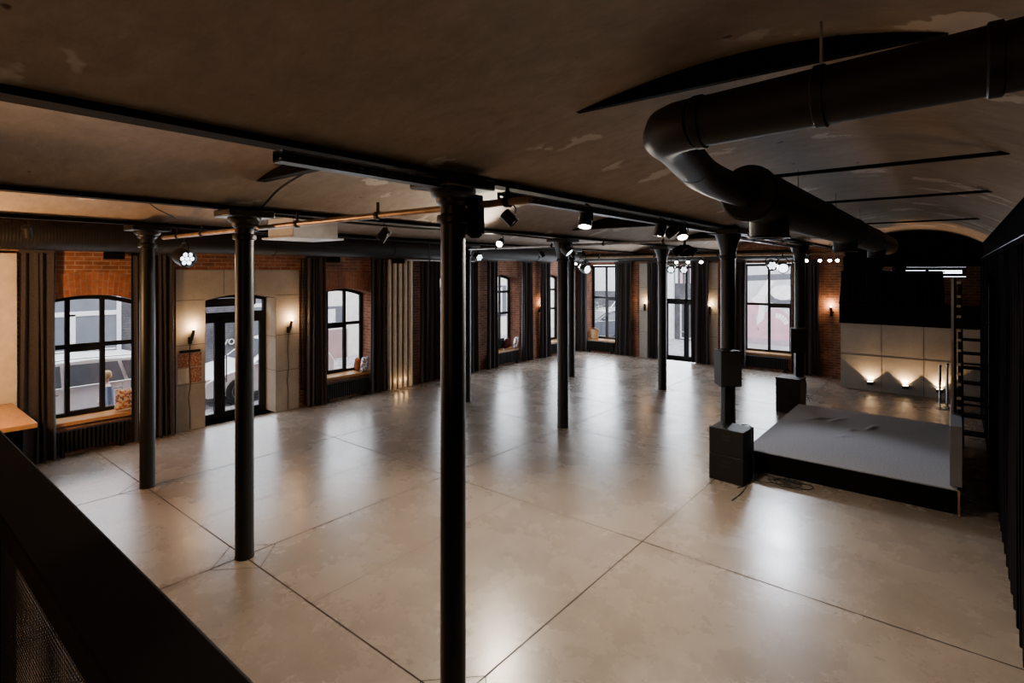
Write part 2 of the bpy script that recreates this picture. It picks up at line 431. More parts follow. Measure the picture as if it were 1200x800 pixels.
for k, (x, y) in COLS.items():
    r = {'A1': .095, 'B1': .098, 'C1': .1}.get(k, .115)
    t = (trumpet_column if k in ('A2', 'A3', 'B3', 'B2') else make_column)(r, CL[k]); t.location = (x, y, 0)

# ------------------------------------------------------------------ steel beams and ties
for x, l in zip(BEAMX, ['black steel ceiling beam along the hall over the nearest column', 'black steel ceiling beam along the hall over the column by the entrance', 'black steel ceiling beam along the hall over the leftmost column']):
    t = thing('ceiling_beam', l, 'beam', (x, 7.5, 3.88))
    MB().box(-.07, .07, VF - 7.5, VB - 7.5, 0, .03).build('bottom_flange', 'beam', t)
    MB().box(-.02, .02, VF - 7.5, VB - 7.5, .03, .4).build('web', 'beam', t)
def tie(x0, x1, y, z0, z1, w, l, nm='tie_beam'):
    tag(MB().box(x0, x1, y - w / 2, y + w / 2, z0, z1).build(nm, 'beam', None, off=((x0 + x1) / 2, y, z0)), l, 'beam')
tag(MB().prism([(-2.8, 4.172), (UR, 4.166), (UR, 4.4), (-2.8, 4.4)], 1, 2.83, 2.87).build('tie_beam', 'beam', None, off=(-1.2, 2.85, 4.15)), 'steel tie beam showing as a dark lens above the bent end of the ventilation duct', 'beam')
for y, w in ((5.25, 'second steel tie bar over the ventilation duct, longest of the thin ones'), (7.65, 'third steel tie bar over the ventilation duct, in front of the white ceiling patch'), (11.5, 'farthest steel tie bar over the ventilation duct')):
    tie(-1.30, UR, y, 4.035, 4.06, .05, w, 'tie_bar')
tie(-6.17, -2.93, 2.75, 4.13, 4.4, .1, 'steel tie beam showing as a dark wedge left of the nearest column')
tie(-6.17, -2.93, 9.25, 4.02, 4.4, .12, 'steel tie beam showing as a dark arch left of the column above the subwoofers')
tie(-6.17, -2.93, 14.2, 4.02, 4.4, .12, 'steel tie beam showing dark between the two far columns near the back door')
tie(-9.28, -6.27, 9.4, 4.08, 4.4, .1, 'steel tie beam between the mid hall column and the slim column left of it')

# ------------------------------------------------------------------ wall claddings
def cladding(name, t0, t1, zt, op, P, seams_h, seams_v, mat='conc'):
    mb = MB(); cuts = sorted({t0, t1, *[op[0] + (op[1] - op[0]) * i / 12 for i in range(13)]})
    D = -.05
    for s, e in zip(cuts, cuts[1:]):
        mid = (s + e) / 2; inside = op[0] < mid < op[1]
        a, b = (headz(op, s), headz(op, e)) if inside else (0, 0)
        if inside and min(a, b) >= zt: continue
        mb.add([P(s, D, a), P(e, D, b), P(e, D, zt), P(s, D, zt)], [(0, 1, 2, 3)])
        mb.add([P(s, D, zt), P(e, D, zt), P(e, .01, zt), P(s, .01, zt)], [(0, 1, 2, 3)])
        if inside: mb.add([P(s, D, a), P(e, D, b), P(e, .42, b), P(s, .42, a)], [(0, 1, 2, 3)])
    for t, sg in ((op[0], .006), (op[1], -.006)):
        h = headz(op, t); mb.add([P(t + sg, D, 0), P(t + sg, .42, 0), P(t + sg, .42, min(h, zt)), P(t + sg, D, min(h, zt))], [(0, 1, 2, 3)])
    for t in (t0, t1): mb.add([P(t, D, 0), P(t, .01, 0), P(t, .01, zt), P(t, D, zt)], [(0, 1, 2, 3)])
    for z, a, b in seams_h: mb.add([P(a, D - .002, z - .006), P(b, D - .002, z - .006), P(b, D - .002, z + .006), P(a, D - .002, z + .006)], [(0, 1, 2, 3)], 1)
    for t, a, b in seams_v: mb.add([P(t - .006, D - .002, a), P(t + .006, D - .002, a), P(t + .006, D - .002, b), P(t - .006, D - .002, b)], [(0, 1, 2, 3)], 1)
    for z in (.95, 1.72):
        for t, sg in ((op[0], .009), (op[1], -.009)): mb.add([P(t + sg, D, z - .006), P(t + sg, .42, z - .006), P(t + sg, .42, z + .006), P(t + sg, D, z + .006)], [(0, 1, 2, 3)], 1)
    tag(mb.build(name, [mat, 'seam'], smooth=0), kind='structure')
cladding('trim_1', 4.19, 6.80, 3.23, LOPS[1], lambda t, d, z: (UL - d, t, z), [(2.62, 4.19, 4.73), (1.72, 4.19, 4.73), (.93, 4.19, 4.73), (2.66, 6.24, 6.8), (1.75, 6.24, 6.8), (.93, 6.24, 6.8)], [(5.1, 2.72, 3.23), (5.75, 2.72, 3.23)])
cladding('trim_2', -9.24, -6.33, 3.5, BOPS[1], lambda t, d, z: (t, VB + d, z), [(z, a, b) for z in (.95, 1.72, 2.6) for a, b in ((-9.24, -8.45), (-7.1, -6.33))], [])

# ------------------------------------------------------------------ windows and doors (local: x along the wall, y out into the room)
def arc_top(w, z1, rise, x): return z1 + rise * (1 - (2 * x / w) ** 2) if rise else z1
def ring(mb, x0, x1, z0, fz, b, y0, y1, n=12):
    """closed frame band with an arched top; fz(x) = top height"""
    xs = [x0 + (x1 - x0) * i / n for i in range(n + 1)]; xi = [x0 + b + (x1 - x0 - 2 * b) * i / n for i in range(n + 1)]
    out = [(x0, z0)] + [(x, fz(x)) for x in xs] + [(x1, z0)]
    inn = [(x0 + b, z0 + b)] + [(x, fz(x) - b) for x in xi] + [(x1 - b, z0 + b)]
    k = len(out)
    for y, _ in ((y0, 0), (y1, 1)): pass
    V = [(x, y0, z) for x, z in out] + [(x, y0, z) for x, z in inn] + [(x, y1, z) for x, z in out] + [(x, y1, z) for x, z in inn]
    F = []
    for i in range(k):
        j = (i + 1) % k
        F += [(i, j, k + j, k + i), (2 * k + i, 3 * k + i, 3 * k + j, 2 * k + j), (i, 2 * k + i, 2 * k + j, j), (k + i, k + j, 3 * k + j, 3 * k + i)]
    mb.add(V, F)
def window(n, loc, rz, w, z0, z1, rise, mull, trans, sash=None, yb=-.40, sill=True, zsill=None, arch=False, dp=.07):
    t = thing('window_%d' % n, None, None, loc, rz); t['kind'] = 'structure'
    fz = lambda x: arc_top(w, z1, rise, x)
    f = MB(); ring(f, -w / 2, w / 2, z0, fz, .085, yb - dp, yb)
    for x in mull: f.box(x - .038, x + .038, yb - dp + .005, yb - .005, z0 + .05, fz(x) - .05)
    for z in trans: f.box(-w / 2 + .05, w / 2 - .05, yb - dp + .008, yb - .008, z - .042, z + .042)
    f.build('window_frame', 'frame', t, smooth=0)
    if sash:
        s = MB(); ring(s, sash[0], sash[1], sash[2], lambda x: sash[3], .07, yb - dp + .01, yb + .015, 1); sa = s.build('casement', 'frame', t, smooth=0)
        MB().box(sash[1] - .045, sash[1] - .02, yb + .012, yb + .05, (sash[2] + sash[3]) / 2 - .06, (sash[2] + sash[3]) / 2 + .06).build('handle', 'blk', sa, bevel=.005)
    g = MB(); xs = [-w / 2 + .04 + (w - .08) * i / 12 for i in range(13)]
    for a, b in zip(xs, xs[1:]): g.add([(a, yb - .035, z0 + .04), (b, yb - .035, z0 + .04), (b, yb - .035, fz(b) - .04), (a, yb - .035, fz(a) - .04)], [(0, 1, 2, 3)])
    g.build('pane', 'glass', t, smooth=0)
    if sill:
        zs = zsill or z0; MB().box(-w / 2 - .03, w / 2 + .03, yb - .02, .06, zs - .065, zs).build('window_sill', 'wood', t, bevel=.006)
    if arch:
        a = MB(); n_ = 20; h0, h1 = .02, .42
        for i in range(n_):
            x0, x1 = -w / 2 - .02 + (w + .04) * i / n_, -w / 2 - .02 + (w + .04) * (i + 1) / n_
            k = .12
            b0, b1 = fz(max(-w / 2, min(w / 2, x0))), fz(max(-w / 2, min(w / 2, x1)))
            a.add([(x0, .018, b0), (x1, .018, b1), (x1 * (1 + k), .018, b1 + h1), (x0 * (1 + k), .018, b0 + h1)], [(0, 1, 2, 3)], 0, [[(0, x0), (0, x1), (h1, x1), (h1, x0)]])
            a.add([(x0, .018, b0), (x1, .018, b1), (x1, -.02, b1), (x0, -.02, b0)], [(0, 1, 2, 3)], 0, [[(0, x0), (0, x1), (.04, x1), (.04, x0)]])
        a.build('brick_arch', 'brickr', t, smooth=0)
    return t
RL, RB = -pi / 2, pi
def lx(c, *v): return [c - q for q in v]     # left wall: local x = centre - y
for n, c, in ((1, 2.84), (2, 8.08)):
    window(n, (UL, c, 0), RL, 1.64, .56, 2.62, .16, [-.26, .26], [1.84], (-.30, .30, .60, 1.81), zsill=.58, arch=True)
for n, c in ((3, 11.47), (4, 14.41), (5, 17.36)):
    window(n, (UL, c, 0), RL, 1.52, .5, 2.96, .14, [-.22, .22], [1.735, 2.485], None, zsill=.5)
window(6, (-10.905, VB, 0), RB, 1.27, .5, 3.44, 0, [0], [2.155], (-.60, .0, .52, 2.12), zsill=.5)
window(7, (-4.835, VB, 0), RB, 1.5, .52, 3.46, 0, [-.02], [2.11], (-.71, .0, .55, 2.08), zsill=.54)
window(8, (-.625, VB, 0), RB, 1.65, 3.06, 3.318, 0, [.02], [], None, sill=False)
# entrance door, left wall
d = thing('door_1', None, None, (UL, 5.485, 0), RL); d['kind'] = 'structure'
W = 1.49; fz = lambda x: arc_top(W, 2.6, .10, x)
f = MB(); ring(f, -W / 2, W / 2, .0, fz, .07, -.47, -.40); f.box(-W / 2 + .05, W / 2 - .05, -.46, -.405, 2.16, 2.31); f.box(.26, .33, -.46, -.405, .05, 2.2); f.build('door_frame', 'frame', d, smooth=0)
for nm, a, b in (('door_leaf', -.69, .27), ('side_light', .31, .69)):
    q = MB(); ring(q, a, b, .04, lambda x: 2.17, .10 if nm == 'door_leaf' else .08, -.45, -.39, 1); lf = q.build(nm, 'frame', d, smooth=0)
    MB().box(a + .05, b - .05, -.425, -.42, .1, 2.12).build('pane', 'glass', lf)
    if nm == 'door_leaf':
        h = MB(); h.tube([(.17, -.33, .78), (.17, -.33, 1.38)], .014); h.cyl((.17, -.39, .85), (.17, -.33, .85), .009); h.cyl((.17, -.39, 1.31), (.17, -.33, 1.31), .009); h.build('handle', 'chrome', lf)
g = MB(); xs = [-.7 + 1.4 * i / 10 for i in range(11)]
for a, b in zip(xs, xs[1:]): g.add([(a, -.43, 2.3), (b, -.43, 2.3), (b, -.43, fz(b) - .03), (a, -.43, fz(a) - .03)], [(0, 1, 2, 3)])
g.build('transom_pane', 'glass', d, smooth=0)
ac = thing('air_curtain', 'long black air curtain box under the arch over the entrance door', 'air curtain', (UL - .28, 5.35, 2.46))
MB().box(-.09, .09, -.55, .55, 0, .15).build('casing', 'blk', ac, bevel=.02)
MB().box(.0, .1, -.5, .5, -.012, .0).build('outlet_grille', 'grille', ac)
# back door
d = thing('door_2', None, None, (-7.775, VB, 0), RB); d['kind'] = 'structure'
W = 1.33; f = MB(); ring(f, -W / 2, W / 2, 0, lambda x: 3.4, .08, -.47, -.40, 1); f.box(-W / 2 + .05, W / 2 - .05, -.46, -.405, 2.06, 2.2); f.box(-.20, -.12, -.46, -.405, .05, 3.36); f.build('door_frame', 'frame', d, smooth=0)
for nm, a, b in (('door_leaf', -.14, .60), ('side_light', -.60, -.18)):
    q = MB(); ring(q, a, b, .04, lambda x: 2.07, .07, -.45, -.39, 1); lf = q.build(nm, 'frame', d, smooth=0)
    MB().box(a + .04, b - .04, -.425, -.42, .08, 2.02).build('pane', 'glass', lf)
    if nm == 'door_leaf': MB().tube([(-.09, -.38, 1.0), (-.09, -.34, 1.0), (.04, -.34, 1.0)], .012).build('handle', 'chrome', lf)
MB().box(-.6, .6, -.435, -.43, 2.15, 3.36).build('transom_pane', 'glass', d)

# ------------------------------------------------------------------ curtains
def curtain(label, loc, rz, w, h, seed, tie=0, grp=None, mat='curt', name='curtain', amp=.06):
    rd = random.Random(seed); n = max(4, int(w / .105)); ph = [rd.uniform(-.5, .5) for _ in range(n + 2)]
    am = [rd.uniform(.7, 1.25) for _ in range(n + 2)]
    def fn(i, j):
        s = i * n + .38 * sin(2 * pi * (i * 1.7 + seed * .31)) * sin(pi * i); k = int(min(n - 1, s)); z = h * (1 - j)
        wob = .012 * sin(3 * j + k * 1.7)
        x = (i - .5) * w * (1 + .05 * j) + wob + .014 * sin(2 * pi * s + ph[k]) * j
        y = amp * am[k] * sin(2 * pi * s) * (.55 + .45 * j) + .02 * sin(k * 2.1 + 2 * j)
        return (x, y, z)
    o = thing(name, label, 'curtain', loc, rz)
    MB().grid(fn, n * 10, 10).build('fabric', mat, o, smooth=60)
    b = MB(); b.box(-w / 2, w / 2, -.02, .02, h - .01, h + .05); b.build('heading_tape', mat, o)
    return o
uC = UL + .16
def lcur(label, a, b, seed): 
    k = uC / UL; a, b = a * k, b * k; return curtain(label, (uC, (a + b) / 2, .015), RL, b - a, 3.5, seed)
lcur('dark grey curtain at far left between the wooden counter and the first arched window', 1.86, 2.33, 1)
lcur('dark curtain gathered between the first arched window and the notice pages', 3.46, 4.17, 2)
lcur('dark curtain right of the entrance, left edge of the second arched window', 7.0, 7.54, 3)
lcur('dark curtain between the second arched window and the white pleated screen', 8.86, 9.31, 4)
lcur('dark curtain right of the white pleated screen, left of the nearest column', 10.57, 11.36, 5)
lcur('dark curtain just right of the nearest column along the window wall', 12.4, 13.04, 6)
lcur('dark curtain left of the window seat with the speckled cushions', 13.5, 14.02, 7)
lcur('dark curtain between the window seat with speckled cushions and the wall lamp on brick', 15.4, 15.98, 8)
lcur('dark curtain right of the wall lamp on brick, by the last window of that wall', 16.5, 17.12, 9)
vC = VB - .16
def bcur(label, a, b, seed):
    k = (vC / VB); a, b = a * k, b * k; return curtain(label, ((a + b) / 2, vC, .015), RB, b - a, 3.5, seed)
bcur('dark curtain in the far corner, left of the window with the straw basket', -12.0, -11.55, 11)
bcur('dark curtain right of the window with the straw basket', -10.3, -9.58, 12)
bcur('dark curtain at the left side of the back glass door', -8.95, -8.3, 13)
bcur('dark curtain at the right side of the back glass door', -7.28, -6.66, 14)
bcur('dark curtain left of the graffiti window, behind the column over the subwoofers', -5.80, -5.42, 15)
bcur('dark curtain right of the graffiti window, beside the lit brick wall', -4.02, -3.27, 16)
# ------------------------------------------------------------------ radiators
def radiator(label, loc, rz, w, h=.36):
    t = thing('radiator', label, 'radiator', loc, rz); n = int(w / .06); b = MB()
    for i in range(n):
        x = -w / 2 + (i + .5) * w / n
        b.tube([(x, 0, .08), (x, 0, .08 + h)], .021, 8); b.tube([(x, .06, .08), (x, .06, .08 + h)], .021, 8)
    b.build('fins', 'blk', t)
    r = MB()
    for z in (.09, .07 + h): r.cyl((-w / 2 - .03, .03, z), (w / 2 + .03, .03, z), .022, n=10)
    r.build('header_pipe', 'blk', t)
    for x in (-w / 2 + .1, w / 2 - .1): MB().box(x - .02, x + .02, -.03, .09, 0, .1).build('foot', 'blk', t)
for c, w, l in ((2.84, 1.06, 'black ribbed radiator under the first arched window'), (8.08, 1.3, 'black ribbed radiator under the second arched window'), (11.75, .8, 'black ribbed radiator under the window half hidden by the nearest column'), (14.41, 1.3, 'black ribbed radiator under the window seat with the speckled cushions'), (17.36, 1.2, 'black ribbed radiator under the last window of the left wall')):
    radiator(l, (UL + .06, c, 0), RL, w)
radiator('black ribbed radiator under the window with the straw basket', (-10.9, VB - .06, 0), RB, 1.2)
radiator('black ribbed radiator under the graffiti window', (-4.83, VB - .06, 0), RB, 1.4)

# ------------------------------------------------------------------ cushions and basket
def cushion(label, loc, rot, mat, s=.42, th=.14):
    def side(sg):
        def fn(i, j):
            x, z = (2 * i - 1), (2 * j - 1)
            e = max(0, (1 - x ** 4)) * max(0, (1 - z ** 4)); k = 1 - .07 * (1 - abs(x * z))* (abs(x) ** 3 + abs(z) ** 3) / 2
            return (x * s / 2 * k, sg * th / 2 * e ** .5, s / 2 + z * s / 2 * k)
        return fn
    o = MB().grid(side(1), 14, 14).grid(side(-1), 14, 14).build('cushion', mat, None, smooth=70, weld=True)
    o.location = loc; o.rotation_euler = rot; return tag(o, label, 'cushion')
cushion('floral orange and white cushion on the sill of the first arched window', (UL - .18, 3.43, .59), (radians(-14), 0, RL), 'cush1', .42)
cushion('rust red cushion on the sill of the second arched window', (UL - .25, 8.6, .585), (radians(-8), 0, RL + 1.2), 'cushr', .34)
cushion('white and navy speckled cushion on the sill of the second arched window', (UL - .03, 8.66, .585), (radians(-8), 0, RL + .6), 'cush2', .40)
cushion('dark teal cushion on the third window seat, leftmost of three', (UL - .27, 14.42, .505), (radians(-12), 0, RL + .1), 'cushd', .40)
cushion('maroon cushion in the middle of the three on the window seat', (UL - .17, 14.68, .505), (radians(-10), 0, RL + .3), 'cushm', .38)
cushion('white speckled cushion, rightmost of the three on the window seat', (UL - .02, 14.96, .505), (radians(-12), 0, RL + .5), 'cush2', .42)
cushion('pale cushion with dark base on the last left wall window sill', (UL - .1, 17.82, .505), (radians(-12), 0, RL + .4), 'cush2', .40)
bk = thing('straw_basket', 'straw basket standing on the sill in the far corner window', 'basket', (-11.3, VB + .15, .50))
MB().lathe([(.13, 0), (.17, .02), (.19, .3), (.195, .36), (.175, .36), (.165, .3), (.15, .04)], n=20, ysc=.8).build('basket_body', 'wicker', bk)
MB().tube([(.18 * cos(a), .02, .34 + .10 * sin(a)) for a in [pi * i / 10 for i in range(11)]], .012, 8).build('handle', 'wicker', bk)

# ------------------------------------------------------------------ sconces
def sconce(loc, rz, label, cord=True, lean=.12, light=True, e=9):
    t = thing('wall_lamp', label, 'wall lamp', loc, rz)
    MB().box(-.035, .035, 0, .02, -.12, .02).build('back_plate', 'blk', t)
    MB().tube([(0, .03, -.10), (-.01, .06, -.02), (-lean * .4, .085, .17)], [.022, .028, .03], 12).build('lamp_shade', 'blk', t)
    b = MB(); b.cyl((-lean * .4, .085, .165), (-lean * .45, .086, .178), .024, n=12); b.build('bulb', 'warm', t)
    if cord: MB().tube([(0, .012, -.12), (.015, .012, -.5), (-.01, .012, -.9), (.03, .012, -1.2), (.0, .012, -1.5), (.01, .012, -loc[2] + .02)], .007, 6).build('cord', 'rubber', t)
    l = bpy.data.lights.new('sconce_light', 'POINT'); l.energy = e * 1.6; l.color = (1, .60, .29); l.shadow_soft_size = .03
    lo = bpy.data.objects.new('sconce_light', l); COL.objects.link(lo); lo.parent = t; lo.location = (-lean * .5, .11, .23)
    return t
sconce((UL + .05, 4.44, 1.86), RL, 'lit wall lamp above the notice pages left of the entrance')
sconce((UL + .05, 6.53, 1.90), RL, 'lit wall lamp with long cord on the concrete right of the entrance')
sconce((UL, 16.38, 1.80), RL, 'lit wall lamp on the brick strip between two curtains', False, e=5)
sconce((-9.03, VB - .05, 1.86), RB, 'lit wall lamp on the concrete left of the back glass door', False, e=6)
sconce((-6.62, VB - .05, 1.86), RB, 'lit wall lamp on the concrete right of the back glass door', False, e=6)
sconce((-2.95, VB, 1.96), RB, 'lit wall lamp on the brick beside the raised black booth', False, 0, e=9)

# notice pages
for i, (y0, y1, z0, z1, m, l) in enumerate(((4.22, 4.42, 1.28, 1.55, 'poster', 'reddish printed page, upper left of the notices by the entrance'), (4.45, 4.66, 1.28, 1.55, 'poster', 'reddish printed page, upper right of the notices by the entrance'), (4.22, 4.42, .96, 1.25, 'paper', 'white page, lower left of the notices by the entrance'), (4.45, 4.66, .96, 1.26, 'poster', 'reddish printed page, lower right of the notices by the entrance'))):
    tag(MB().box(UL + .052, UL + .056, y0, y1, z0, z1).build('notice_page', m, None, off=(UL + .05, (y0 + y1) / 2, z0)), l, 'poster', 'notice pages by the entrance')
nb = MB().box(UL + .05, UL + .075, 4.25, 4.63, 1.57, 1.62).build('notice_rail', 'blk', None, off=(UL + .05, 4.45, 1.57)); tag(nb, 'black hanging rail above the notice pages by the entrance', 'rail')
# pipe on the brick right of the entrance
pp = MB(); pp.tube([(UL + .05, 6.86, 3.5), (UL + .05, 6.86, .42), (UL + .05, 7.0, .40)], .018, 8); pp.tube([(UL + .05, 6.94, 3.5), (UL + .05, 6.94, .05)], .016, 8)
tag(pp.build('wall_pipe', 'blk', None, off=(UL + .05, 6.9, .4)), 'black pipe pair running down the brick right of the entrance', 'pipe')

# pleated white screen
ps = thing('pleated_screen', 'tall white pleated screen lit from below between two dark curtains', 'screen', (UL + .1, 9.76, 0), RL)
prof = []; nP = 5; wP = .92
pz = MB()
for i in range(nP):
    x0 = -wP / 2 + i * wP / nP; x1 = x0 + wP / nP
    pl = MB(); pl.prism([(x0 + .008, 0), (x1 - .05, .10), (x1 - .008, .07), (x1 - .008, .03), (x0 + .008, -.03)], 2, 0, 3.52); pl.build('pleat', 'cream', ps, smooth=0)
for x in (-.12, .06, .24):
    l = bpy.data.lights.new('pleat_light', 'POINT'); l.energy = .55; l.color = (1, .6, .28); l.shadow_soft_size = .03
    lo = bpy.data.objects.new('pleat_light', l); COL.objects.link(lo); lo.parent = ps; lo.location = (x, .14, .22)
# cream panel and bar counter at far left
tag(MB().box(UL, UL + .12, 1.30, 1.82, 0, 3.5).build('pilaster_panel', 'cream', None, off=(UL, 1.56, 0), bevel=.01), 'cream painted flat panel at the far left edge above the wooden counter', 'panel')
bc = thing('bar_counter', 'wooden topped dark bar counter end at the far left edge', 'counter', (-11.0, .6, 0))
MB().box(-1.02, .95, -1.2, .69, 1.0, 1.07).box(-.9, .95, .69, 1.15, 1.0, 1.07).build('counter_top', 'wood', bc, bevel=.008)
MB().box(-.9, .75, -1.1, 1.0, 0, 1.0).build('counter_base', 'matte', bc)

# ------------------------------------------------------------------ ducts
du = thing('round_duct', 'black round duct along the top of the window wall', 'duct', (UL + .39, 7, 3.795))
rb = [(0, -9.5)]
z = -9.5
while z < -3.0:
    rb += [(.243, z), (.25, z + .018), (.243, z + .034)]; z += .042
rb.append((0, z))
MB().lathe(rb, n=24, mat=Matrix.Rotation(-pi / 2, 4, 'X')).build('ribbed_section', 'duct', du, smooth=60)
MB().cyl((0, -3.0, 0), (0, 11.7, 0), .235, n=28).build('smooth_section', 'duct', du)
for y in (-1, 2.2, 5.4, 8.6):
    MB().lathe([(.235, -.02), (.25, -.015), (.25, .015), (.235, .02)], (0, y, 0), 28, Matrix.Rotation(-pi / 2, 4, 'X')).build('joint_collar', 'duct', du)
du2 = thing('round_duct', 'black round duct along the top of the back wall above the curtains', 'duct', (-6, VB - .2, 3.73))
MB().cyl((-5.4, 0, 0), (2.5, 0, 0), .16, n=24).build('duct_pipe', 'duct', du2)
for x in (-4, -1.2, 1.4): MB().lathe([(.16, -.02), (.172, -.015), (.172, .015), (.16, .02)], (x, 0, 0), 24, Matrix.Rotation(pi / 2, 4, 'Y')).build('joint_collar', 'duct', du2)
# small black boxes hanging under the duct
for y, l in ((3.1, 'small black projector box under the round duct at the first arched window'), (7.55, 'small black box under the round duct left of the second arched window'), (9.55, 'small black box under the round duct above the white pleated screen')):
    t = thing('ceiling_speaker', l, 'speaker', (UL + .3, y, 3.42)); MB().box(-.1, .1, -.14, .14, 0, .13).build('cabinet', 'matte', t, bevel=.015); MB().cyl((0, 0, .13), (0, 0, .17), .02, n=8).build('bracket', 'blk', t)

# big ventilation duct
vd = thing('ventilation_duct', 'large black ventilation duct bending down from upper right', 'duct', (-1.3, 5.2, 3.9)); off = Vector(vd.location)
def L(p): return Vector(p) - off
def duct_seg(path, r, nm, n=28, rings=None):
    MB().tube([L(p) for p in path], r, n).build(nm, 'duct', vd, smooth=40)
duct_seg([(.49, 2.361, 3.9), (-.3, 2.462, 3.9), (-.95, 2.545, 3.9)], .115, 'upper_run')
duct_seg([(-.95, 2.545, 3.9), (-1.04, 2.565, 3.9), (-1.115, 2.615, 3.9), (-1.16, 2.69, 3.899), (-1.178, 2.80, 3.897)], .119, 'elbow')
duct_seg([(-1.176, 2.79, 3.897), (-1.30, 3.42, 3.872)], .113, 'dropping_run')
duct_seg([(-1.297, 3.40, 3.873), (-1.325, 3.56, 3.866), (-1.345, 3.72, 3.86), (-1.35, 3.9, 3.852), (-1.335, 4.2, 3.836), (-1.29, 4.6, 3.82)], .116, 'lower_elbow')
duct_seg([(-1.28, 4.52, 3.82), (-1.28, 4.55, 3.82), (-1.28, 15.9, 3.82)], [.205, .215, .215], 'main_run')
for y in (4.56, 7.4, 10.0, 12.6):
    r = .225; MB().lathe([(r - .012, -.03), (r, -.02), (r, .02), (r - .012, .03)], L((-1.28, y, 3.82)), 28, Matrix.Rotation(-pi / 2, 4, 'X')).build('joint_collar', 'duct', vd)
for x in (.1, -.42, -.93):
    y = 2.361 + (.49 - x) * .1278; r = .124
    MB().lathe([(r - .012, -.025), (r, -.018), (r, .018), (r - .012, .025)], L((x, y, 3.9)), 28, Matrix.Rotation(pi / 2, 4, 'Y') ).build('joint_collar', 'duct', vd)
for y in (5.16, 9.4, 13.5):
    c = MB(); c.lathe([(.16, .3), (.16, .02), (.172, .01), (.172, 0), (.15, 0), (.145, .06)], L((-1.28, y, 3.49)), 24); c.build('outlet_collar', 'duct', vd)
for p in ((-.42, 2.477, 4.0), (-1.28, 6.3, 4.0), (-1.28, 8.6, 4.0), (-1.28, 11.0, 4.0)):
    MB().cyl(L(p), L((p[0], p[1], 4.28 if p[0] < -1 else 4.2)), .006, n=8).build('hanger_rod', 'pipew', vd)

# ------------------------------------------------------------------ cable trays, pipes, cables
def tray(label, x, y0, y1, z):
    t = thing('cable_tray', label, 'cable tray', (x, (y0 + y1) / 2, z)); h = (y1 - y0) / 2
    b = MB(); b.box(-.05, .05, -h, h, .048, .052)
    y = -h
    b.box(-.052, -.048, -h, h, .036, .05); b.box(.048, .052, -h, h, .036, .05); b.build('tray_base', 'tray', t)
    for sg in (-1, 1):
        s = MB(); s.box(sg * .05 - .002, sg * .05 + .002, -h, h, 0, .012); s.box(sg * .05 - .002, sg * .05 + .002, -h, h, .026, .038)
        y = -h
        while y < h: s.box(sg * .05 - .002, sg * .05 + .002, y, y + .035, .01, .028); y += .075
        s.build('slotted_side', 'blk', t)
    MB().box(-.045, .045, -h, h, -.012, .0).build('track_rail', 'blk', t)
    return t
tray('slotted cable tray under the beam left of the nearest column', -2.83, 1.48, 2.66, 3.80)
tray('long slotted cable tray with track spotlights between the nearest column and the speakers', -2.83, 3.35, 8.3, 3.79)
def pipe(label, p0, p1, r, mat, clamps=(), hang=.09):
    c = (Vector(p0) + Vector(p1)) / 2; t = thing('lighting_bar', label, 'pipe', c)
    MB().cyl(Vector(p0) - c, Vector(p1) - c, r, n=12).build('tube', mat, t)
    for k in clamps:
        q = Vector(p0).lerp(Vector(p1), k) - c; d = (Vector(p1) - Vector(p0)).normalized() * .02
        MB().cyl(q - d, q + d, r + .012, n=12).build('clamp', 'blk', t)
        MB().box(q.x - .01, q.x + .01, q.y - .01, q.y + .01, q.z + r, q.z + r + hang).build('clamp_stem', 'blk', t)
pipe('copper coloured lighting bar behind the three near columns', (-9.15, 3.03, 3.70), (-2.3, 3.03, 3.70), .028, 'pipe', (.08, .2, .42, .55, .75, .97))
pipe('pale steel lighting bar from the mid hall column to the subwoofer column', (-9.3, 9.70, 3.74), (-2.95, 9.62, 3.76), .026, 'pipew', (.15, .4, .6, .8))
pipe('brown lighting bar across the far row of columns', (-9.0, 14.35, 3.62), (-2.0, 14.35, 3.62), .03, 'pipe', (.1, .35, .6, .9))
pipe('pale steel bar under the round duct right of the nearest column', (-11.1, 9.3, 3.5), (-11.1, 11.9, 3.5), .02, 'pipew', (.3, .8), .62)
pipe('pale conduit along the beam between the two stage side columns', (-2.80, 9.45, 3.82), (-2.80, 14.2, 3.82), .022, 'pipew', (.3, .6))
pipe('second pale conduit, lower one along the beam between the stage side columns', (-2.98, 9.45, 3.78), (-2.98, 14.2, 3.78), .022, 'pipew', (.3, .6))
def cable(label, pts, r=.008):
    P = [Vector(p) for p in pts]; out = []
    for i in range(len(P) - 1):
        a, b = P[max(i - 1, 0)], P[i]; c, d_ = P[i + 1], P[min(i + 2, len(P) - 1)]
        for k in range(6):
            t = k / 6; out.append(.5 * ((2 * b) + (c - a) * t + (2 * a - 5 * b + 4 * c - d_) * t * t + (3 * b - a - 3 * c + d_) * t ** 3))
    out.append(P[-1])
    return tag(MB().tube(out, r, 6).build('cable', 'rubber', None, off=P[0]), label, 'cable')
cable('thick black cable run along the ceiling beside the beam over the entrance side column', [(-6.4, -1, 3.95), (-6.42, 1.0, 3.93), (-6.4, 2.5, 3.92), (-6.4, 5, 3.9), (-6.38, 7.2, 3.88), (-6.4, 9.3, 3.86)], .014)
cable('thin black cable sagging along the ceiling over the first arched window', [(-10.6, -.5, 4.1), (-10.4, 1.0, 4.06), (-10.2, 2.2, 4.09), (-9.6, 2.8, 3.93)])
cable('black cable climbing from the entrance side column to the tie beam', [(-6.1, 3.0, 3.9), (-5.6, 2.95, 4.08), (-4.9, 2.9, 4.19), (-4.3, 2.85, 4.2)], .012)
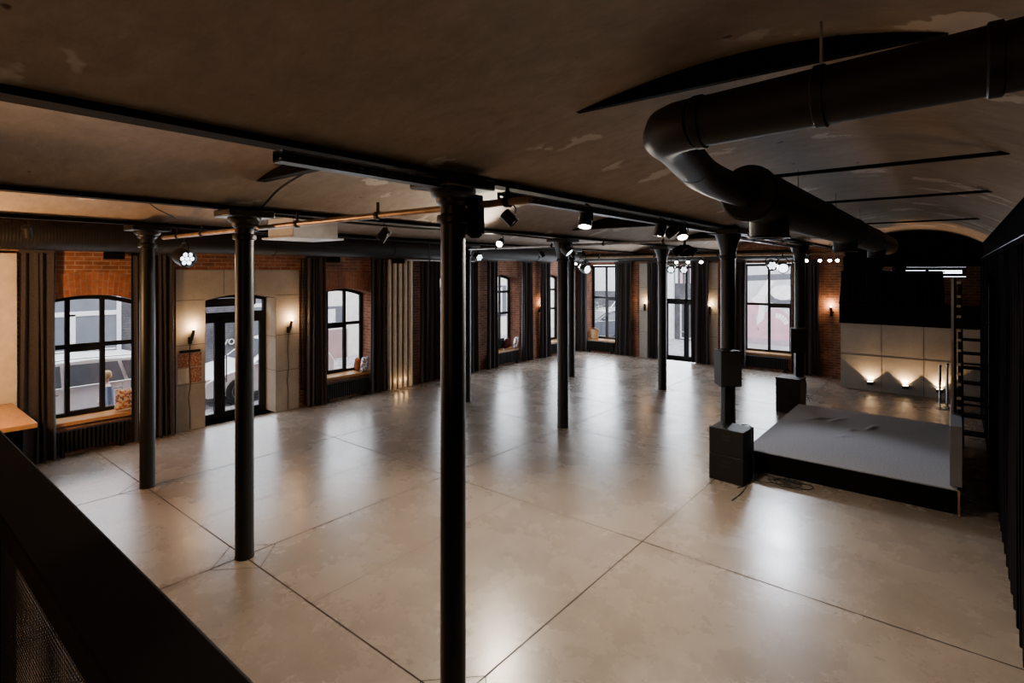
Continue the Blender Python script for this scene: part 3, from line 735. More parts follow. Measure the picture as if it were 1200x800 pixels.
cable('black cable looping from the leftmost column up over the vault', [(-9.22, 3.0, 3.9), (-8.9, 3.1, 3.97), (-8.5, 2.7, 4.08), (-7.8, 2.3, 4.2), (-7.0, 2.2, 4.08), (-6.34, 2.4, 3.9)])
cable('black cable along the ceiling from the leftmost column toward the slim column', [(-9.2, 3.0, 3.88), (-9.15, 4.6, 3.84), (-9.2, 6.8, 3.86), (-9.2, 9.5, 3.85)], .016)
cable('black cable along the beam over the entrance column from bar to mid hall', [(-6.12, 3, 3.85), (-6.1, 5, 3.83), (-6.12, 7.2, 3.85), (-6.15, 9.2, 3.83)], .016)

# ceiling cassette
ca = thing('air_conditioner', 'white square ceiling cassette air conditioner left of the nearest column', 'air conditioner', (-8.06, 4.64, 3.70))
MB().box(-.38, .38, -.38, .38, .03, .32).build('body', 'white', ca, bevel=.01)
MB().box(-.45, .45, -.45, .45, 0, .03).build('panel', 'white', ca, bevel=.01)
for sx, sy in ((-.38, -.38), (.38, -.38), (-.38, .38), (.38, .38)): MB().cyl((sx, sy, .25), (sx, sy, .55), .006, n=6).build('hanger_rod', 'pipew', ca)

# ------------------------------------------------------------------ lamps
def aim(o, d):
    o.rotation_euler = Vector(d).to_track_quat('-Z', 'Y').to_euler()
def spot(label, loc, aimd, lit='lens', s=1.0, light=0, col=(1, .84, .64), angle=70, name='track_spotlight', drop=.0):
    """loc = centre of the lamp head; hangs from above"""
    t = thing(name, label, 'spotlight', loc)
    h = MB(); h.lathe([(.05 * s, .11 * s), (.068 * s, .10 * s), (.072 * s, -.07 * s), (.066 * s, -.075 * s), (.060 * s, -.05 * s)], n=20)
    ho = h.build('housing', 'blk', t); ho.rotation_euler = Vector(aimd).to_track_quat('-Z', 'Y').to_euler()
    l = MB(); l.lathe([(.061 * s, -.065 * s), (.061 * s, -.055 * s)], n=20); lo = l.build('lens', lit, ho)
    b = MB(); b.tube([(.085 * s, 0, 0), (.085 * s, 0, .12 * s), (.03, 0, .16 * s), (0, 0, .17 * s + drop)], .008 * s, 6); b.build('bracket', 'blk', t)
    if light:
        ld = bpy.data.lights.new('spot_light', 'SPOT'); ld.energy = light; ld.color = col; ld.spot_size = radians(angle); ld.spot_blend = .7; ld.shadow_soft_size = .06
        o = bpy.data.objects.new('spot_light', ld); COL.objects.link(o); o.parent = t; dv = Vector(aimd).normalized(); o.location = dv * .11 * s; aim(o, aimd)
    return t
KW = 1.0
spot('brightly lit spotlight hanging from the tray right of the nearest column', (-2.83, 4.62, 3.70), (.1, -.35, -1), 'lamp', .95, 300 * KW, angle=150)
spot('lit spotlight hanging from the tray, left of the twin spotlights', (-2.83, 6.36, 3.70), (-.15, -.1, -1), 'lamp', .95, 260 * KW, angle=150)
spot('dark half of the twin spotlights before the subwoofer column', (-2.87, 6.78, 3.71), (-.8, -.4, -.6), 'lens', .95)
spot('lit half of the twin spotlights before the subwoofer column', (-2.80, 6.98, 3.70), (.35, -.5, -.9), 'lamp', .95, 240 * KW, angle=140)
spot('glaring spotlight under the beam right of the nearest column, pointing at the viewer', (-6.2, 7.29, 3.70), (.35, -.85, -.42), 'lamp', .85, 600 * KW, angle=130)
spot('small dark spotlight under the beam left of the nearest column, tilted down', (-6.2, 4.77, 3.70), (-.5, -.4, -.8), 'lampd', 1.0, 60)
spot('dark spotlight at the far left under the vault above the first curtain', (-11.0, 1.80, 3.80), (-.5, .2, -.8), 'lens', 1.0)
spot('small dark spotlight on the copper bar right of the nearest column', (-2.5, 3.05, 3.58), (.5, .3, -.6), 'lens', .6)
for i, (px, l) in enumerate(((-7.0, 'leftmost of the three small lit spots over the back door'), (-6.62, 'bright middle one of the three small lit spots over the back door'), (-6.2, 'rightmost of the three small lit spots over the back door'))):
    spot(l, (px, 17.0, 3.52), (.3, -.8, -.5), 'lamp', .8, 60 if i == 1 else 0, name='small_spotlight', drop=.5)
for i, (px, l) in enumerate(((-3.25, 'first from left of the four lit spots right of the stage corner column'), (-2.92, 'second from left of the four lit spots right of the stage corner column'), (-2.68, 'third from left of the four lit spots right of the stage corner column'), (-2.5, 'rightmost of the four lit spots right of the stage corner column'))):
    spot(l, (px, 17.0, 3.52), (.2, -.8, -.5), 'lamp', .7, 0, name='small_spotlight', drop=.5)
spot('small black spotlight on the far ceiling left of the back door column, left one', (-9.0, 12.4, 3.68), (.4, .5, -.8), 'lampd', 1.0)
spot('small black spotlight on the far ceiling left of the back door column, right one', (-8.0, 12.4, 3.68), (.3, .5, -.8), 'lens', 1.0)
spot('tiny lit spot above the far corner window', (-10.8, 17.0, 3.5), (.2, -.8, -.5), 'lamp', .7, 0, name='small_spotlight', drop=.45)
def par(label, loc, aimd, lit=True, s=1.0, style='flower', energy=0, drop=.15):
    t = thing('stage_light', label, 'stage light', loc)
    R = Vector(aimd).to_track_quat('-Z', 'Y').to_euler()
    h = MB(); h.lathe([(.06 * s, .14 * s), (.10 * s, .12 * s), (.115 * s, .05 * s), (.115 * s, -.09 * s), (.105 * s, -.095 * s), (.098 * s, -.06 * s)], n=24)
    ho = h.build('housing', 'blk', t); ho.rotation_euler = R
    if style == 'flower':
        for k in range(7):
            a = k * pi / 3; r = 0 if k == 6 else .062 * s
            MB().lathe([(.026 * s, -.07 * s), (.026 * s, -.062 * s)], (r * cos(a), r * sin(a), 0), 12).build('led', 'led' if lit else 'lens', ho)
    else: MB().lathe([(.095 * s, -.075 * s), (.095 * s, -.06 * s)], n=20).build('lens', 'led' if lit else 'lens', ho)
    y = MB(); y.tube([(-.13 * s, 0, 0), (-.13 * s, 0, .12 * s), (-.06 * s, 0, .19 * s), (.06 * s, 0, .19 * s), (.13 * s, 0, .12 * s), (.13 * s, 0, 0)], .010 * s, 8); y.cyl((0, 0, .19 * s), (0, 0, .19 * s + drop), .012, n=8); y.build('yoke', 'blk', t)
    if energy:
        ld = bpy.data.lights.new('par_light', 'SPOT'); ld.energy = energy; ld.color = (.8, .88, 1); ld.spot_size = radians(60); ld.spot_blend = .6; ld.shadow_soft_size = .1
        o = bpy.data.objects.new('par_light', ld); COL.objects.link(o); o.parent = t; o.location = Vector(aimd).normalized() * .12 * s; aim(o, aimd)
    return t
par('stage light with white LEDs at the leftmost column, turned right', (-9.0, 3.26, 3.41), (.9, .15, -.25), True, 1.15, drop=.1, energy=60)
par('stage light with white LEDs on the slim column right of the nearest one', (-9.08, 9.85, 3.56), (.8, -.2, -.3), True, .9, drop=.0)
par('star patterned lit stage light over the far corner window', (-9.33, 15.0, 3.36), (.55, -.8, -.2), True, 1.2, drop=.33)
par('dark stage light hanging beside the star patterned one near the mid hall column', (-8.75, 14.3, 3.28), (.8, -.3, -.2), True, 1.2, 'plain')
par('flat stage light tilted right of the mid hall column', (-6.0, 9.1, 3.62), (.5, .1, -.5), True, .9, 'plain', drop=.0)
par('left one of the two star patterned stage lights over the back door', (-6.5, 15.4, 3.27), (.2, -.8, -.25), True, 1.0, drop=.55)
par('right one of the two star patterned stage lights over the back door', (-6.15, 15.45, 3.26), (.5, -.8, -.2), True, 1.0, drop=.5)
par('star patterned lit stage light over the graffiti window', (-3.5, 14.35, 3.36), (.35, -.8, -.25), True, 1.1, energy=260)
par('large round stage light with glowing white lens beside the stage corner column', (-3.2, 14.12, 3.30), (.3, -.8, -.3), True, 1.1, 'plain', energy=260)
# black clusters
def cluster(label, loc):
    t = thing('light_cluster', label, 'stage light', loc)
    MB().cyl((0, 0, -.02), (0, 0, .30), .018, n=8).build('stem', 'blk', t)
    for k, d in enumerate(((.5, -.6, -.5), (-.7, -.3, -.5), (-.4, .6, -.4), (.8, .2, -.6))):
        d = Vector(d).normalized(); MB().tube([d * .02, d * .17], [.045, .06], 12).build('lamp_head', 'matte', t)
cluster('black many headed light under the twin spotlights before the subwoofer column', (-2.85, 7.2, 3.54))
ms = thing('moving_head_light', 'black stacked moving light hanging at the right of the nearest column', 'stage light', (-2.80, 3.0, 3.50))
MB().box(-.05, .05, -.04, .04, .17, .27).build('base', 'matte', ms, bevel=.01); MB().lathe([(.03, -.05), (.055, -.03), (.06, .10), (.05, .18)], n=16).build('head', 'matte', ms)
for sg in (-1, 1): MB().box(sg * .06 - .008, sg * .06 + .008, -.03, .03, -.02, .18).build('yoke_arm', 'matte', ms)

# ------------------------------------------------------------------ stage, speakers
st = thing('stage', 'low stage with grey carpet top and black sides', 'stage', (-1.32, 11.17, 0))
MB().box(-1.31, 1.31, -1.9, 1.9, 0, .318).build('skirt', 'matte', st, smooth=0)
def cf(i, j):
    x, y = -1.33 + 2.66 * i, -1.92 + 3.84 * j
    z = .333
    for (a, b, c, e, h) in ((-.75, .85, .35, .9, .02), (-.45, 1.0, .3, 1.15, .016), (-.15, .35, .15, 1.2, .02), (.12, .75, .25, 1.3, .026), (-.2, -.15, .2, 1.0, .012)):
        dx, dy = cos(e), sin(e); u = (x - a) * dx + (y - b) * dy; v = -(x - a) * dy + (y - b) * dx
        z += 1.25 * h * math.exp(-(u / c) ** 2 * 2 - (v / .045) ** 2)
    return (x, y, z)
cp = MB(); cp.grid(cf, 130, 190); cp.box(-1.33, 1.33, -1.92, 1.92, .316, .331); cp.build('carpet', 'carpet', st, smooth=60)
tag(MB().box(-.012, .012, -.02, .02, 0, .33).build('stage_leg', 'pipe', st), 'brass coloured corner edge').location = (1.345, -1.93, 0)
def subbox(label, loc, rz=0, grp=None):
    t = thing('subwoofer', label, 'speaker', loc, rz, grp)
    MB().box(-.26, .26, -.225, .225, .004, .40).build('cabinet', 'sub', t, bevel=.008)
    for z in (.24, .30): 
        MB().box(-.06, .06, -.232, -.222, z - .012, z + .012).build('handle_slot', 'grille', t)
    MB().box(-.24, .24, .222, .232, .03, .37).build('grille', 'grille', t)
    return t
s0 = subbox('black subwoofer on the floor, lower one of the stack before the stage', (-2.70, 8.70, 0), radians(-4))
dup(s0, 'black subwoofer, upper one of the stack before the stage', (-2.70, 8.70, .40), radians(-4))
dup(s0, 'black subwoofer at the back left corner of the stage, lower one', (-2.94, 13.72, 0), radians(-4))
dup(s0, 'black subwoofer at the back left corner of the stage, upper one under the column', (-2.94, 13.72, .385), radians(-4))
def topbox(label, loc, rz):
    t = thing('loudspeaker', label, 'speaker', loc, rz)
    b = MB(); b.prism([(-.17, -.15), (.17, -.15), (.13, .17), (-.13, .17)], 2, 0, .56); b.build('cabinet', 'sub', t, bevel=.01)
    MB().box(-.155, .155, -.158, -.148, .02, .54).build('grille', 'grille', t)
    MB().box(-.07, .07, .168, .176, .06, .2).build('connector_plate', 'grille', t)
    MB().box(-.03, .03, .168, .186, .09, .12).build('connector', 'rubber', t)
    MB().box(-.05, .05, -.03, .05, -.60, .0).build('mounting_post', 'sub', t)
    return t
topbox('black loudspeaker on a post above the stacked subwoofers, facing the hall', (-2.82, 8.86, 1.40), radians(-130)).rotation_euler.z = radians(225 - 180)
topbox('black loudspeaker on a post above the subwoofers at the back of the stage', (-2.86, 14.05, 1.32), radians(20))
cb = thing('cable_heap', 'heap of black cables on the floor beside the stacked subwoofers', 'cable', (-2.08, 8.9, 0))
rd = random.Random(5)
for k in range(5):
    cx, cy, r = rd.uniform(-.15, .25), rd.uniform(-.1, .15), rd.uniform(.08, .2)
    MB().tube([(cx + r * (1 + .2 * sin(3 * a + k)) * cos(a), cy + r * .8 * sin(a), .012 + .012 * k + .01 * sin(4 * a)) for a in [2 * pi * i / 28 for i in range(31)]], .008, 6).build('cable_loop', 'rubber', cb)
cable('black cable hanging down the right side of the stacked subwoofers', [(-2.6, 8.9, .81), (-2.44, 8.8, .82), (-2.41, 8.72, .6), (-2.39, 8.75, .3), (-2.4, 8.7, .02), (-2.5, 8.35, .012)], .007)
cable('black cable hanging beside the subwoofer at the back of the stage', [(-2.7, 13.85, .80), (-2.62, 13.7, .7), (-2.6, 13.6, .5), (-2.5, 13.4, .36)], .007)
cable('thin black cable on the floor in front of the stacked subwoofers', [(-2.42, 8.5, .012), (-2.40, 8.2, .012), (-2.43, 7.85, .012)], .006)

# side screen seen edge on
ls = thing('led_screen', 'tall side screen seen edge on at the right of the stage', 'screen', (-.0, 10.2, 0))
for k in range(4):
    c = MB(); c.box(-.045, .0, 0, 2.4, 1.15 + k * .49, 1.15 + k * .49 + .48).build('screen_module', 'blk', ls, bevel=.004)
    for z in (.06, .2, .40): MB().box(.0, .05, -.012, .02, 1.15 + k * .49 + z, 1.15 + k * .49 + z + .035).build('clamp', 'cream', ls)
MB().box(-.06, -.03, -.03, .0, .9, 3.12).build('edge_post', 'pipew', ls)
MB().box(.02, .065, .02, 2.4, .342, 3.05).build('rear_frame', 'blk', ls)
MB().box(-.07, .06, -.85, 2.3, .342, 1.14).build('lower_panel', 'mg2', ls, bevel=.004)
# ------------------------------------------------------------------ raised booth at the back right
bo = thing('raised_booth', 'raised black booth over a concrete panel wall behind the stage', 'platform', (-1.35, 17.5, 0))
cw = MB(); cw.box(-1.14, 1.8, 0, .1, 0, 1.78)
for x in (-.2, .7): cw.box(x - .006, x + .006, -.003, 0, 0, 1.78, mi=1)
cw.box(-1.14, 1.8, -.003, 0, .92, .932, mi=1)
cw.build('panel_wall', ['concg', 'seam'], bo, smooth=0)
MB().box(-1.17, 1.75, -.04, 1.45, 1.78, 2.28).build('fascia', 'matte', bo)
MB().box(-1.14, 1.12, .1, 1.4, 0, 1.78).build('core', 'matte', bo)
for x in (-1.1, -.1, .9): MB().box(x - .02, x + .02, .0, .04, 2.28, 3.2).build('post', 'blk', bo)
MB().box(-1.13, 1.13, 0, .04, 3.16, 3.2).build('top_rail', 'blk', bo)
curtain('black drape hung along the front of the raised booth', (-1.37, 17.43, 2.29), 0, 2.2, .88, 31, mat='drape', name='booth_drape', amp=.012)
for x, z, w in ((-2.16, 3.2, .5), (-1.2, 3.2, .16), (-.75, 3.22, .3)):
    pass
tag(MB().box(-2.45, -1.55, 17.6, 18.2, 3.2, 3.62).build('black_flight_case', 'matte', None, off=(-2, 17.9, 3.2), bevel=.03), 'black case on the raised booth, left end of it', 'case')
b_ = MB(); b_.lathe([(.02, 0), (.13, .02), (.15, .1), (.1, .18), (.03, .2)], n=16); o = b_.build('monitor_light', 'matte', None); o.location = (-1.16, 17.62, 3.2); tag(o, 'round black lamp silhouette against the window over the booth', 'lamp')
tag(MB().box(-2.45, UR, 17.95, VB - .02, 3.34, 4.4).build('trim_4', 'matte'), kind='structure')  # black box added to darken the ceiling end above the booth
# uplights
for i, (x, l) in enumerate(((-1.80, 'leftmost of the three lit uplights along the concrete booth wall'), (-1.03, 'middle one of the three lit uplights along the concrete booth wall'), (-.33, 'rightmost of the three lit uplights, behind the chrome posts'))):
    t = thing('wall_uplight', l, 'wall lamp', (x, 17.43, .2), 0)
    MB().box(-.07, .07, 0, .07, -.05, .04).build('housing', 'blk', t, bevel=.01)
    MB().box(-.05, .05, .012, .055, .038, .043).build('lens', 'warm', t)
    ld = bpy.data.lights.new('uplight', 'SPOT'); ld.energy = 65; ld.color = (1, .56, .24); ld.spot_size = radians(105); ld.spot_blend = .15; ld.shadow_soft_size = .015
    o = bpy.data.objects.new('uplight', ld); COL.objects.link(o); o.parent = t; o.location = (0, .015, .05); aim(o, (0, .18, 1))
# stanchions
for (x, y, l) in ((-.30, 16.2, 'chrome barrier post standing before the right uplight, left one'), (-.17, 16.62, 'chrome barrier post before the concrete booth wall, right one')):
    t = thing('barrier_post', l, 'post', (x, y, 0)); MB().lathe([(.15, 0), (.15, .012), (.05, .035), (.03, .04)], n=24).build('base', 'chrome', t); MB().lathe([(.025, .03), (.025, .96), (.035, .97), (.035, 1.0), (.02, 1.02)], n=16).build('pole', 'chrome', t)
# staircase
sr = thing('staircase', 'dark steel open stair behind the side screen against the right wall', 'stairs', (.30, 13.2, 0))
n = 9; run = 3.4
for k in range(n):
    y = -run / 2 + (k + .5) * run / n + 1.4; z = 2.25 * (k + 1) / n
    MB().box(-.20, .16, y - .14, y + .14, z - .04, z).build('tread', 'tray' if k < 0 else 'matte', sr)
for x in (-.22, .17):
    p = [(-run / 2 + 1.3, 0), (-run / 2 + 1.55, 0), (run / 2 + 1.45, 2.22), (run / 2 + 1.45, 2.02)]
    MB().prism(p, 0, x, x + .03).build('stringer', 'matte', sr)
for y, z in ((-.3, .0), (1.2, 1.05), (2.9, 2.2)): MB().box(.17, .2, y - .02, y + .02, z, z + 1.0).build('baluster', 'blk', sr)
MB().tube([(.185, -.3, 1.0), (.185, 1.2, 2.05), (.185, 2.9, 3.2)], .02, 8).build('handrail', 'blk', sr)
for y in (-1.0, 1.0): MB().box(.12, .16, y - .03, y + .03, 0, 3.0 if y < 0 else 2.6).build('post', 'blk', sr)
for z in (.9, 1.6, 2.3): MB().box(-.22, .16, -1.02, -.98, z, z + .03).build('rung', 'blk', sr)
# drape on the right wall and its track
curtain('black drape along the right wall from floor to track', (UR - .07, 9.9, .02), pi / 2, 12.5, 3.42, 41, mat='drape', name='wall_drape', amp=.0035)
trk = thing('drape_track', 'thin track with hooks along the top of the right wall drape', 'rail', (UR - .07, 9.9, 3.47)); MB().box(-.015, .015, -6.4, 6.4, 0, .03).build('rail', 'blk', trk)

# mezzanine deck under the viewer and its railing
tag(MB().box(UL + .02, UR - .01, VF, .16, 1.5, 1.68).build('trim_3', 'matte'), kind='structure')
M['rail'] = plain('brown_black_paint', (.010, .0062, .0048), .8, 0, .2, 6, .1)
for k_ in ('Roughness',): M['drape'].node_tree.nodes['Principled BSDF'].inputs[k_].default_value = 1
M['drape'].node_tree.nodes['Principled BSDF'].inputs['Specular IOR Level'].default_value = 0
rl = thing('balcony_railing', 'black steel balcony railing with perforated infill at the lower left corner', 'railing', (-1.4, .235, 1.68))
MB().box(-2.6, 1.6, -.055, .05, 1.035, 1.075).build('handrail', 'rail', rl, bevel=.006)
MB().box(-2.6, 1.6, -.02, -.012, .1, 1.03).build('infill_mesh', 'mesh', rl, smooth=0)
for x in (-1.75, -.2, .85): MB().box(x - .02, x + .02, -.035, .005, -.1, 1.04).build('post', 'rail', rl)
MB().box(-2.6, 1.6, -.035, .005, .06, .1).build('bottom_rail', 'rail', rl)

# ------------------------------------------------------------------ outdoors
tag(MB().box(-45, 15, -12, 60, -.2, -.13).build('ground', 'cobble', smooth=0), kind='structure')
fb = thing('street_building', 'grey street building with white framed shop windows seen through the first arched window and entrance', 'building', (-18, 3, -.13))
MB().box(-2, 0, -14, 7.3, 0, 5.2).build('wall', 'fac', fb, smooth=0)
for (y0, y1, z0, z1) in ((-2.2, 1.9, .4, 3.2), (5.0, 6.9, .9, 3.0), (-6.5, -3.5, .4, 3.2)):
    w = MB(); F = .10
    w.box(0, .06, y0, y1, z0, z0 + F); w.box(0, .06, y0, y1, z1 - F, z1); w.box(0, .06, y0, y0 + F, z0, z1); w.box(0, .06, y1 - F, y1, z0, z1)
    w.box(0, .05, y0, y1, 2.15, 2.27)
    if y1 - y0 > 2.5: w.box(0, .05, y0 + (y1 - y0) * .72 , y0 + (y1 - y0) * .72 + .14, z0, 2.2)
    wf = w.build('window', 'facw', fb, smooth=0)
    MB().box(.0, .03, y0, y1, z0, z1).build('pane', 'shop', wf)
MB().box(0, .3, 2.5, 3.0, 2.5, 2.85).build('wall_box', 'facw', fb)
tx = bpy.data.curves.new('shop_lettering', 'FONT'); tx.body = 'VO'; tx.size = .26; tx.extrude = .01
to = bpy.data.objects.new('shop_lettering', tx); COL.objects.link(to); to.data.materials.append(M['facw'])
bpy.context.view_layer.update(); tm = bpy.data.meshes.new_from_object(to); bpy.data.objects.remove(to); to = bpy.data.objects.new('shop_lettering', tm); COL.objects.link(to)
to.rotation_euler = (pi / 2, 0, pi / 2); to.location = (.02, 4.62, 1.0); to.parent = fb
fb2 = thing('street_building', 'cream rendered street building with reddish plinth seen through the second arched window', 'building', (-18.5, 14, -.13))
MB().box(-3, 0, -3.6, 16, 0, 5.2).build('wall', 'facc', fb2, smooth=0)
MB().box(0, .05, -3.4, -1.5, 0, 1.1).build('plinth', 'facp', fb2, smooth=0)
for y0, y1, z0, z1 in ((-2.9, -1.7, 1.25, 2.0), (3, 4.2, 1, 2.6), (7, 8.2, 1, 2.6)):
    wf = MB().box(0, .05, y0, y1, z0, z1).build('window', 'mg', fb2, smooth=0); MB().box(.05, .06, y0 + .45, y0 + .85, z0 + .1, z1 - .1).build('pane', 'facw', wf)
MB().tube([(.1, -.4, 0), (.1, -.4, 5.2)], .05, 8).build('downpipe', 'facw', fb2)
fb3 = thing('street_building', 'bright pale building far behind the corner window with the straw basket', 'building', (-17, 33, -.13))
MB().box(-9, 4.6, 0, 3, 0, 3.6).build('wall', 'mwall', fb3, smooth=0); MB().box(-9, 4.6, -.02, 3, 0, 2.0).build('lower_wall', 'fac', fb3, smooth=0)
fb4 = thing('street_building', 'grey clad building with striped fascia behind the back glass door', 'building', (-10.3, 26, -.13))
MB().box(-.55, 2.1, 0, 3, 0, 5).build('wall', 'fac', fb4, smooth=0); MB().box(-1.1, -.5, -.15, .2, 0, 5).build('corner_pier', 'facw', fb4, smooth=0)
for k in range(10): MB().box(-.45 + k * .25, -.33 + k * .25, -.05, 0, 2.75, 3.9).build('fascia_stripe', 'mp' if k % 2 else 'facw', fb4, smooth=0)
ring_ = MB(); ring(ring_, -.2, .7, .05, lambda x: 2.0, .06, -.05, 0, 1); ring_.build('door_trim', 'facw', fb4, smooth=0)
mw = thing('mural_wall', 'pale wall with pink and white graffiti shapes behind the back right window', 'wall', (-6.2, 25, -.13))
MB().box(-1.7, 4.5, 0, .3, 0, 5.2).build('wall', 'mwall', mw, smooth=0)
def blob(pts, y, mat, nm='painted_shape'):
    m_ = MB(); n_ = len(pts); m_.add([(x, y, z) for x, z in pts], [tuple(range(n_))]); m_.build(nm, mat, mw, smooth=0)
def arcp(cx, cz, rx, rz_, a0, a1, n_=14): return [(cx + rx * cos(radians(a0 + (a1 - a0) * i / n_)), cz + rz_ * sin(radians(a0 + (a1 - a0) * i / n_))) for i in range(n_ + 1)]
blob([(-1.2, 2.9), (.9, 3.0), (.9, 3.25), (-1.2, 3.15)], -.004, 'mg')
blob([(-.9, .75), (-.95, 1.9), (-.5, 2.15), (-.35, 1.75), (-.55, 1.35), (-.4, .75)], -.006, 'mp')
blob(arcp(.25, .72, .72, 1.05, 0, 180), -.006, 'mp')
blob([(-.95, .45), (1.05, .45), (1.05, .8), (-.95, .8)], -.008, 'mp'); blob([(-.95, .2), (1.05, .2), (1.05, .45), (-.95, .45)], -.009, 'mp2')
blob([(-.5, 1.0), (-.2, 1.3), (-.15, 2.2), (.2, 2.9), (-.05, 3.0), (-.5, 2.3), (-.75, 2.1), (-.4, 1.9)], -.010, 'mw')
blob([(-.05, 2.05), (.7, 1.85), (1.05, 1.6), (1.05, 2.0), (.6, 2.25), (.05, 2.35)], -.007, 'mg'); blob(arcp(.55, 2.45, .5, .32, 0, 360), -.011, 'mw')
pa = arcp(.3, .95, .5, .62, 20, 95); pb = arcp(.3, .95, .32, .40, 95, 20); blob(pa + pb, -.012, 'mw')
for a in (35, 50, 65, 80):
    q = radians(a); blob([(.3 + .33 * cos(q), .95 + .41 * sin(q)), (.3 + .5 * cos(q), .95 + .62 * sin(q)), (.3 + .5 * cos(q + .05), .95 + .62 * sin(q + .05)), (.3 + .33 * cos(q + .05), .95 + .41 * sin(q + .05))], -.014, 'mp2')
# cars (local: x length with front at -x, y width, z up)
def car(label, loc, rz, Ln, H, paint, estate=True):
    t = thing('parked_car', label, 'car', loc, rz); w = 1.78; h2 = Ln / 2
    rear = h2 - .12
    up = [(-h2, .45), (-h2 + .04, .62), (-h2 + .25, .76), (-h2 + 1.05, .93), (-h2 + 1.15, .96), (-h2 + 1.85, H - .10), (-h2 + 2.25, H - .02), (-h2 + 3.0, H), (rear - .55, H - .05), (rear - .35 if estate else rear - .45, H - .11), (rear, .98), (h2, .80), (h2 - .02, .45), (h2 - .08, .28), (-h2 + .1, .25)]
    def ws(z): return w / 2 * (1 - .20 * max(0, min(1, (z - .92) / (H - .9))) ** 1.1 - (.05 if z < .4 else 0))
    b = MB(); fr = [-1, -.93, -.5, 0, .5, .93, 1]; n = len(up)
    V = []
    for f_ in fr:
        for (x, z) in up:
            e = 0 if abs(f_) < .95 else .03
            V.append((x * (1 - e * .5), f_ * ws(z), z - (e if z > .7 else 0)))
    Fc = [(i * n + j, (i + 1) * n + j, (i + 1) * n + (j + 1) % n, i * n + (j + 1) % n) for i in range(len(fr) - 1) for j in range(n)]
    Fc += [tuple(range(n)), tuple((len(fr) - 1) * n + j for j in range(n))[::-1]]
    b.add(V, Fc); b.build('body', paint, t, smooth=40)
    beltx = [(-h2 + 1.30, .98), (-h2 + 1.92, H - .14), (-h2 + 2.45, H - .09), (-h2 + 2.45, .97)]
    mids = [(-h2 + 2.53, .97), (-h2 + 2.53, H - .09), (rear - 1.05, H - .10), (rear - .95, .99)]
    last = [(rear - .88, 1.0), (rear - .98, H - .10), (rear - .50, H - .14), (rear - .22, 1.02)]
    for sg in (-1, 1):
        for poly in (beltx, mids, last):
            q = MB(); q.add([(x, sg * (ws(z) + .012), z) for x, z in poly], [(0, 1, 2, 3)]); q.build('side_window', 'carg', t, smooth=0)
        tr = MB(); tr.tube([(-h2 + 1.2, sg * (ws(.96) + .015), .955), (rear - .2, sg * (ws(.99) + .015), .985)], .012, 6); tr.build('belt_trim', 'chrome', t)
        rr = MB(); rr.tube([(-h2 + 2.1, sg * (ws(H) - .02), H - .02), (-h2 + 2.6, sg * (ws(H) - .02), H + .025), (rear - .7, sg * (ws(H) - .02), H + .0)], .016, 6); rr.build('roof_rail', 'chrome', t)
        for x in (-h2 + 2.3, rear - 1.1): MB().tube([(x - .1, sg * (ws(.85) + .02), .84), (x + .1, sg * (ws(.85) + .02), .85)], .016, 6).build('door_handle', 'chrome', t)
        sm = MB()
        for x in (-h2 + 1.35, -h2 + 2.49, rear - 1.0): sm.box(x - .004, x + .004, sg * w / 2 - .003, sg * w / 2 + .004, .35, .93)
        sm.build('door_seam', 'carp', t)
        MB().box(-h2 + 1.45, -h2 + 1.6, sg * (w / 2 + .02) - .07, sg * (w / 2 + .02) + .07, .98, 1.08).build('mirror', paint, t, bevel=.02)
        MB().box(-h2 - .005, -h2 + .2, sg * .70 - .16, sg * .70 + .16, .60, .72).build('headlight', 'white', t, bevel=.02)
        for x in (-h2 + .85, h2 - .95):
            wl = MB(); wl.lathe([(.18, -.1), (.32, -.1), (.33, -.06), (.33, .08), (.31, .1), (.2, .1)], (x, sg * (w / 2 - .08), .33), 24, Matrix.Rotation(pi / 2, 4, 'X')); wo = wl.build('wheel', 'rubber', t)
            MB().lathe([(.02, -.04), (.2, -.1), (.2, .1), (.02, .04)], (x, sg * (w / 2 - .075), .33), 16, Matrix.Rotation(pi / 2, 4, 'X')).build('rim', 'tray', wo)
    ws_ = MB(); ws_.add([(-h2 + 1.22, -.68, 1.0), (-h2 + 1.22, .68, 1.0), (-h2 + 1.83, .58, H - .10), (-h2 + 1.83, -.58, H - .10)], [(0, 1, 2, 3)]);
    for v in ws_.v: v.x -= .02; v.z += .012
    ws_.build('windscreen', 'carg', t, smooth=0)
    rw = MB(); rw.add([(rear + .01, -.6, 1.02), (rear + .01, .6, 1.02), (rear - .30, .55, H - .13), (rear - .30, -.55, H - .13)], [(0, 1, 2, 3)])
    for v in rw.v: v.x += .015
    rw.build('rear_window', 'carg', t, smooth=0)
    MB().box(-h2 - .012, -h2 + .1, -.45, .45, .40, .56).build('radiator_grille', 'carp', t, bevel=.02)
    MB().box(-h2 - .02, -h2 + .02, -.26, .26, .33, .42).build('number_plate', 'facw', t)
    return t
car('silver estate car parked outside the first arched window', (-14.85, 2.65, -.13), pi / 2, 4.6, 1.50, 'carw')
c2 = car('pale hatchback parked outside the entrance door', (-14.85, 7.25, -.13), pi / 2, 3.55, 1.56, 'carl', False)
MB().box(-.35, .35, -.02, .0, 0, .05, Matrix.Translation((-.0, -.86, 1.0)) @ Matrix.Rotation(-.5, 4, 'Y')).build('bonnet_stripe', 'red', c2)
car('dark car seen through the right pane of the far corner window', (-13.55, 24.0, -.13), radians(60), 4.2, 1.45, 'carb')
car('white van like car behind the dark one outside the far corner window', (-13.9, 27.5, -.13), radians(60), 4.6, 1.95, 'carl')
